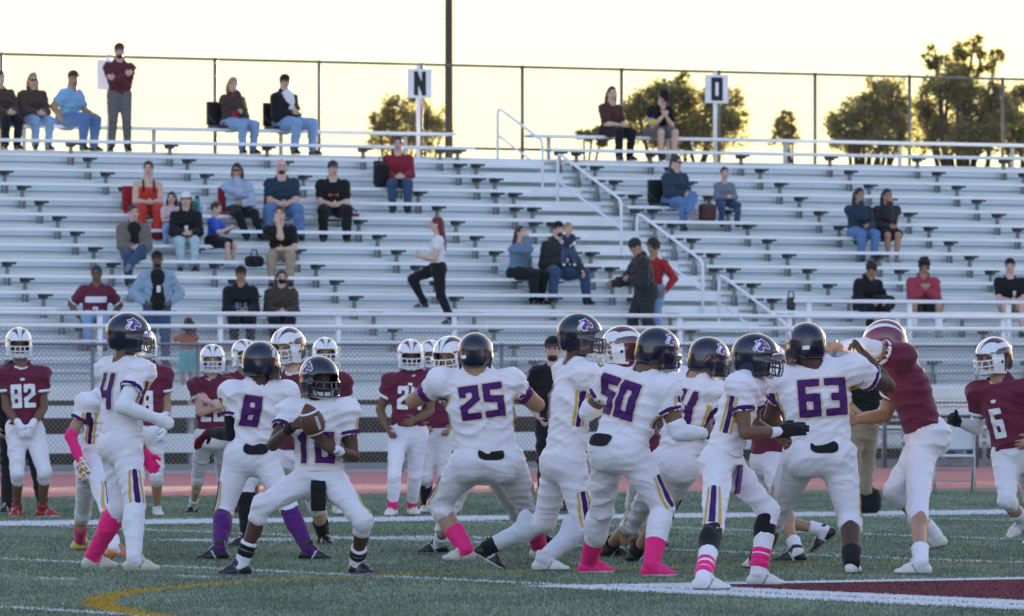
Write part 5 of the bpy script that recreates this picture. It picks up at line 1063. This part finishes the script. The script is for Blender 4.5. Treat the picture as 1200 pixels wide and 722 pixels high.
sit('man in black tee with orange lettering, black cap and black trousers', 389, 257, tee(M_blk, M_blk, skin='light', cap=(M_plb, 'cap'), H=1.8, bulk=1.12, marks=[('lettering', *text_sdf('niin', .06, .13), M_orang, -1, -.14, 0, .01)]), arms='lap', yaw=-24, kneesp=.16)
sit('woman in maroon v neck sweater and jeans beside a black bag', 467, 219, hood(M_msw, M_jean2, skin='light', hair='short', hairc='brown', H=1.7, hood=False, top='tee'), arms='lap', yaw=-28)
sit('woman in navy hoodie and sunglasses with crossed jeans in a black stadium seat', 788, 240, hood(M_navy_t, M_jean, skin='light', hair='pony', hairc='brown', shades=True, H=1.7, bulk=1.1), arms='lap', yaw=10, face=(.8, -.6, 0), legs='cross')
sit('small boy in grey long sleeved top and dark jeans next to the brown bag', 848, 242, tee(M_gtee, M_jean2, skin='light', hairc='brown', H=1.28, sleeve=1.9, sw=.95), arms='lap', yaw=-15, drop=.35)
sit('girl in dark hoodie and blue jeans holding both hands to her face', 1005, 270, hood(M_navy_t, M_jean, skin='tan', hair='long', H=1.64, hairlen=.25), arms=('chin', 'lap'), yaw=-8, kneesp=.09)
sit('girl in black hoodie and shorts with bare legs leaning on her hand', 1038, 272, hood(M_char, M_blk, skin='tan', hair='long', H=1.62, hairlen=.25, bot='shorts', shoe=M_sw), arms=('lap', 'chin'), yaw=-18, kneesp=.07)
# middle rows
sit('woman in grey brown cardigan over black top with crossed legs', 156, 303, jack(M_bgcard, M_jean2, skin='light', hair='pony', hairc='brown', H=1.7, open=M_blk), arms='lap', yaw=-20, legs='cross')
sit('woman in white cap, black hoodie and pale print trousers', 217, 288, hood(M_blk, M_pj, skin='light', cap=(M_wt, 'cap'), hair='long', hairc='brown', H=1.64, marks=[('print', *text_sdf('8', .08, .14), M_wt, -1, -.2, 0, .01)]), arms='lap', yaw=-25)
sit('small child in pale pink half hidden behind the woman in white cap', 200, 272, tee(M_pinkw, M_jean3, skin='light', hair='long', hairc='brown', H=1.1, hairlen=.15), arms='lap', drop=.3, yaw=-20)
sit('boy in royal blue tee and black shorts turned to the right', 249, 287, tee(M_roy, M_blk, skin='light', hairc='brown', H=1.3, bot='shorts', shoe=M_sw), arms='phone', yaw=38, face=(.9, -.4, -.1), drop=.37)
sit('man in black tee and khaki trousers with hand over his mouth', 329, 303, tee(M_blk, M_khaki, skin='light', hair='short', hairc='brown', H=1.76), arms=('chin', 'lap'), yaw=-30, lean=.2, kneesp=.15)
sit('woman with long hair in slate sweater drinking beside the bearded man', 606, 331, tee(M_bsw, M_blk, skin='light', hair='long', hairc='brown', H=1.68, sleeve=1.9, bulk=1.05, hairlen=.36), arms=('drink', 'side'), yaw=25, face=(.75, -.6, .25))
man = sit('bearded man in black cap and hoodie holding the baby', 651, 332, hood(M_char, M_jean2, skin='light', cap=(M_blk, 'back'), beard=True, hairc='black', H=1.84, bulk=1.12), arms=('belly', 'forward'), yaw=0, face=(.6, -.8, .05), kneesp=.2, legs='wide')
# front rows and walkway
v1 = vrow(1) - 0.3
def mesh_box_mark(ctx):
    fn = lambda P: np.maximum(np.abs(P[:, 0]) - .16, np.abs(P[:, 1]) - .045)
    b = bvh_of(ctx['TV']); n = ctx['fs']; decal('name_panel', M_wt, [c for c in ctx['root'].children if c.name.startswith('jersey')][0], ctx['base'], b, fn, (.18, .06), .015, ctx['sc'] - ctx['up'] * .12, -ctx['rs'], ctx['up'], n, .012)
sit('young man in maroon football jersey 2 with a white name panel, sitting at the front', 110, 372, dict(top='jersey', topm=M_mj, pads=False, sleeve=.75, bot='jeans', botm=M_jean3, skin='brown', hair='short', H=1.76, trim=True, trimm=M_wt, marks=number('2', .17, M_wnum, None, -1, -.32), extra=mesh_box_mark), arms='side', yaw=-25)
stand('man in light blue cardigan and black cap with a white badge, standing', 184, vrow(2) - .32, zseat(2) - .43, jack(M_ltcard, M_jean2, skin='brown', cap=(M_blk, 'cap'), H=1.84, bulk=1.1, open=M_blk, beard=True, extra=lambda c: c['part'](Solid(.012).rbox(c['nk'] - c['up'] * .27 + c['fs'] * .22, (.035, .008, .055), (c['rs'], c['fs'], c['up']), .007), 'badge', M_wt)), arms='pocket', yaw=-22)
sit('person in black cap and black hoodie sitting just behind the front railing at left', 281, 384, hood(M_blk, M_blk, skin='tan', cap=(M_blk, 'cap'), H=1.78, marks=[('print', *text_sdf('nin', .09, .14), M_gtee, -1, -.2, 0, .01)]), arms='lap', yaw=-25)
sit('woman with long brown hair and black face covering behind the front railing', 328, 388, jack(M_brownj, M_blk, skin='light', hair='long', hairc='brown', H=1.66, mask=M_blk, hairlen=.32), arms='lap', yaw=-25)
stand('small child in coral shirt and teal shorts seen from behind at the front railing', 221, 97.6, 1.24 - .12, dict(top='tee', topm=M_orang, sleeve=.7, bot='shorts', botm=M_teal, skin='tan', hair='long', hairc='brown', H=1.12, hairlen=.14, shoe=M_sw), arms='up', yaw=180)
stand('red haired woman in white top and black trousers stepping along a bench row', 513, vrow(3), zseat(3), dict(top='tee', topm=M_wt, sleeve=.3, bot='jeans', botm=M_blk, skin='light', hair='long', hairc='red', H=1.74, hairlen=.38), arms='front', yaw=-115, step=.2, dz=.26)
stand('man in black hoodie walking down beside the stair handrail and bending forward', 757, vrow(3) - .3, zseat(3) - .43, hood(M_char, M_char, skin='tan', hair='short', H=1.9, bulk=1.38, cap=(M_char, 'beanie')), arms=('reach', 'front'), yaw=-110, step=.18, lean=.22, face=(-.9, -.3, -.5))
stand('person in red top and grey jeans standing behind the man in black hoodie', 766, vrow(3) + .15, zseat(3) - .43 + .1, tee(M_redt, M_jean3, skin='tan', hair='curly', H=1.76, sleeve=1.9), arms='side', yaw=-60, face=(-.7, -.5, -.1))
sit('boy with curly hair in black hoodie bending over a backpack in his lap', 1012, 363, hood(M_blk, M_blk, skin='tan', hair='curly', H=1.68), arms='knees', yaw=0, lean=.35, face=(.3, -.75, -.6), hd=.1)
sit('boy with big dark afro in rose hoodie and black shorts looking at his hands', 1080, 362, hood(M_rose, M_blk, skin='tan', hair='afro', H=1.76, bot='shorts', sockR=[(.45, 1, M_wsock)], sockL=[(.45, 1, M_wsock)], shoe=M_sw, bulk=1.08), arms='phone', yaw=-25, lean=.25, kneesp=.16, face=(0, -.85, -.45))
sit('man in black cap and black tee sitting near the right edge behind the railing', 1184, 374, tee(M_blk, M_khaki, skin='light', cap=(M_blk, 'back'), H=1.76, bot='shorts', marks=[('print', *text_sdf('0', .07, .14), M_wt, -1, -.18, 0.05, .01)]), arms='lap', yaw=-28)
# baby held by the man
bp_ = W(666, 283, depth_at(666, vrow(4)) - .42); B_ = {}
def off(x, y, z): return bp_ + A(x, y, z)
BJ = dict(head=off(.0, 0, .20), neck=off(0, 0, .10), shR=off(-.075, .03, .06), shL=off(.07, -.03, .06), hipR=off(-.04, .02, -.16), hipL=off(.05, -.02, -.16), elR=off(-.1, -.06, -.02), wrR=off(-.11, -.13, .03), elL=off(.1, -.08, -.03), wrL=off(.06, -.15, -.06), knR=off(-.07, -.1, -.24), knL=off(.09, -.12, -.24), anR=off(-.07, -.1, -.36), anL=off(.1, -.12, -.36), toR=off(-.07, -.17, -.38), toL=off(.1, -.19, -.38), face=A(.5, -.8, .1))
build_person(BJ, dict(H=.8, hs=.82, vox=.0125, skin='light', hair='short', hairc='blond', top='tee', topm=M_navy_t, sleeve=.5, bot='jeans', botm=M_jean2, armR=(.3, 1.9, M_wt), armL=(.3, 1.9, M_wt), shoe=M_wt, z0=bp_[2] - .4, seed=3, hem=.02), 'baby in dark vest and white sleeves held up by the bearded man', 'person', SP_G)
# ================================================================ belongings
def seat_pos(x, k, dv=0.0, dz=0.0): v = vrow(k) + dv; return UV(u_at(x, v), v, zseat(k) + dz)
AXS = (A(CT, ST, 0), A(-ST, CT, 0), A(0, 0, 1))
def thing_(name, p, label, cat, group=None): e = empty(name, p, label, cat, group); return e, A(*p)
def stadium_seat(x, k, m, label):
    p = seat_pos(x, k, 0, .003); r, b = thing_('stadium_seat', p, label, 'seat', 'folding stadium seats')
    make(Solid(.014).rbox(b + A(0, 0, .025), (.21, .19, .025), AXS, .02), 'cushion', m, r, b); make(Solid(.014).rbox(b + AXS[1] * .21 + A(0, 0, .25), (.21, .022, .2), AXS, .02), 'backrest', m, r, b)
    for s in (-1, 1): mb = MB(b); mb.tube([b + AXS[0] * .2 * s - AXS[1] * .1 + A(0, 0, .07), b + AXS[0] * .2 * s + AXS[1] * .18 + A(0, 0, .22)], .01, 6); mb.build('arm_strap', M_plb, r, True)
kk = lambda x, y: row_of(x, y)
stadium_seat(33, 16, M_plr, 'dark red stadium seat under the blond woman in sunglasses'); stadium_seat(262, 16, M_plb, 'black stadium seat behind the blond woman in red top'); stadium_seat(328, 16, M_plb, 'black stadium seat under the reclining man in the black jacket')
stadium_seat(276, kk(278, 253), M_plr, 'red stadium seat of the woman with long black hair'); stadium_seat(330, kk(331, 256), M_plr, 'red stadium seat of the bald bearded man'); stadium_seat(402, kk(389, 257), M_plr, 'red stadium seat under the man in the black lettered tee')
stadium_seat(458, kk(467, 219), M_plb, 'black stadium seat behind the woman in maroon sweater'); stadium_seat(779, kk(788, 240), M_plb, 'black stadium seat of the woman in navy hoodie'); stadium_seat(164, kk(171, 243), M_plr, 'red stadium seat behind the woman in the red dress')
def bag(name, x, k, m, label, h, dv=0.0, dz=.003, cat='bag', z=None):
    p = seat_pos(x, k, dv, dz); p = p if z is None else A(p[0], p[1], z); r, b = thing_(name, p, label, cat)
    make(Solid(.013).rbox(b + A(0, 0, h[2]), h, AXS, min(h) * .75), 'bag_body', m, r, b, .006, 5, f=1.5)
    mb = MB(b); mb.tube([b + AXS[0] * -.06 + A(0, 0, h[2] * 1.95), b + AXS[0] * -.04 + A(0, 0, h[2] * 2 + .09), b + AXS[0] * .04 + A(0, 0, h[2] * 2 + .09), b + AXS[0] * .06 + A(0, 0, h[2] * 1.95)], .012, 6); mb.build('strap', m, r, True)
M_brb = C('brown_bag_leather', .10, .045, .04); M_grn = C('green_bag_cloth', .03, .13, .10)
bag('handbag', 829, kk(829, 243), M_brb, 'brown tote bag standing between the woman in navy and the boy', (.15, .09, .15), -.2, -.25)
bag('backpack', 447, kk(447, 219), M_blk, 'black backpack beside the woman in maroon sweater', (.13, .11, .2), -.05)
bag('cooler_bag', 219, kk(219, 246), M_grn, 'dark green soft bag beside the teal bottle', (.17, .12, .11))
bag('backpack', 1035, kk(1012, 363), M_blk, 'black backpack lying on the lap of the curly haired boy', (.2, .12, .12), -.32, .02)
bag('drawstring_bag', 298, kk(300, 302), M_blk, 'black crumpled bag left of the man in khaki trousers', (.14, .12, .09), -.2, -.1)
bag('carry_bag', 927, kk(927, 372), M_plb, 'small dark carry bag with a round handle near the ramp railing', (.07, .06, .11), -.1)
def bottle(x, k, m, label, r0, h, name='water_bottle', cat='bottle'):
    p = seat_pos(x, k, -.03, .003); r, b = thing_(name, p, label, cat)
    mb = MB(b); mb.tube([b, b + A(0, 0, h * .78), b + A(0, 0, h * .84)], r0, 12); mb.build('bottle_body', m, r, True); mb = MB(b); mb.tube([b + A(0, 0, h * .842), b + A(0, 0, h)], r0 * .7, 10); mb.build('lid', M_plb if name == 'water_bottle' else M_wt, r, True)
bottle(231, kk(230, 247), plain('bottle_teal', (.03, .35, .42), .3), 'tall teal water bottle beside the green bag', .048, .30); bottle(239, kk(239, 247), plain('cup_white', (.7, .7, .7), .4), 'short white cup right of the teal bottle', .042, .16, 'drink_cup', 'cup')
bottle(213, kk(213, 247), plain('bottle_clear', (.4, .45, .48), .15), 'small clear drink bottle left of the teal bottle', .035, .2)
p = seat_pos(629, kk(629, 331), -.3, -.43 + .006)
# object in the hands of the man in grey shorts
p = W(764, 143, depth_at(764, vrow(16)) - .42); r, b = thing_('snack_bag', p, 'small blue and yellow snack bag held by the man in grey shorts', 'snack')
make(Solid(.011).rbox(b, (.075, .035, .05), None, .025), 'wrapper', plain('wrapper_yellow', (.6, .45, .06), .35), r, b, .004, 2); make(Solid(.011).rbox(b + A(-.02, 0, .055), (.06, .03, .025), None, .02), 'wrapper_top', plain('wrapper_blue', (.05, .25, .5), .35), r, b, .003, 4)
# ================================================================ CAMERA, LIGHT, SKY
cam = bpy.data.cameras.new('camera'); co = bpy.data.objects.new('camera', cam); COL.objects.link(co); SC.camera = co
co.location = (0, 0, EYE); co.rotation_euler = (math.radians(90), 0, 0)
cam.sensor_width = 36.0; cam.lens = 36.0 * F / 1200.0; cam.shift_y = (HY - 361.0) / 1200.0; cam.clip_start = 0.5; cam.clip_end = 6000
cam.dof.use_dof = True; cam.dof.focus_distance = 52.0; cam.dof.aperture_fstop = 9.5
SUN_EL, SUN_AZ = math.radians(2.6), math.radians(9.0)        # low sun behind the grandstand, a little right of the view
sd = A(math.sin(SUN_AZ) * math.cos(SUN_EL), math.cos(SUN_AZ) * math.cos(SUN_EL), math.sin(SUN_EL))
sun = bpy.data.lights.new('sun', 'SUN'); so_ = bpy.data.objects.new('sun', sun); COL.objects.link(so_)
sun.energy = 4.0; sun.angle = math.radians(0.6); sun.color = (1.0, 0.80, 0.55)
so_.rotation_euler = Vector(-sd).to_track_quat('-Z', 'Y').to_euler(); so_.location = (0, 60, 40)
w = bpy.data.worlds.new('World'); SC.world = w; w.use_nodes = True; nt = w.node_tree
sky = nt.nodes.new('ShaderNodeTexSky'); sky.sky_type = 'NISHITA'; sky.sun_disc = False; sky.sun_elevation = SUN_EL; sky.sun_rotation = SUN_AZ
sky.air_density = 1.0; sky.dust_density = 1.3; sky.ozone_density = 2.0; sky.altitude = 100
N = nt.nodes.new; LK = nt.links.new
def vmath(op, a, b=None):
    n = N('ShaderNodeVectorMath'); n.operation = op
    for i, q in enumerate((a, b)):
        if q is None: continue
        if isinstance(q, (tuple, list)): n.inputs[i].default_value = q
        else: LK(q, n.inputs[i])
    return n
soft = vmath('MINIMUM', vmath('MULTIPLY', sky.outputs['Color'], (1.34, 0.975, 1.0)).outputs[0], (2.6, 2.4, 2.4))
tc = N('ShaderNodeTexCoord'); dv = vmath('DOT_PRODUCT', tc.outputs['Generated'], tuple(sd))
gl = N('ShaderNodeMapRange'); gl.interpolation_type = 'SMOOTHSTEP'; gl.inputs['From Min'].default_value = 0.80; gl.inputs['From Max'].default_value = 0.975; LK(dv.outputs['Value'], gl.inputs['Value'])
sx = N('ShaderNodeSeparateXYZ'); LK(tc.outputs['Generated'], sx.inputs[0])
el = N('ShaderNodeMapRange'); el.inputs['From Min'].default_value = 0.015; el.inputs['From Max'].default_value = 0.055; LK(sx.outputs['Z'], el.inputs['Value'])
gm = N('ShaderNodeMix'); gm.data_type = 'RGBA'; LK(el.outputs['Result'], gm.inputs['Factor']); gm.inputs['A'].default_value = (1.26, 1.16, 0.71, 1); gm.inputs['B'].default_value = (1.30, 1.24, 0.765, 1)
mx = N('ShaderNodeMix'); mx.data_type = 'RGBA'; LK(gl.outputs['Result'], mx.inputs['Factor']); LK(soft.outputs[0], mx.inputs['A']); LK(gm.outputs['Result'], mx.inputs['B'])
bg = nt.nodes['Background']; bg.inputs['Strength'].default_value = 0.15; LK(mx.outputs['Result'], bg.inputs['Color'])
SC.view_settings.view_transform = 'Standard'; SC.view_settings.look = 'None'; SC.view_settings.gamma = 1.0; SC.view_settings.use_curve_mapping = False
SC.view_settings.exposure = 3.1
SC.cycles.use_denoising = True; SC.cycles.max_bounces = 6; SC.cycles.diffuse_bounces = 3; SC.cycles.glossy_bounces = 3; SC.cycles.transmission_bounces = 3
SC.render.film_transparent = False
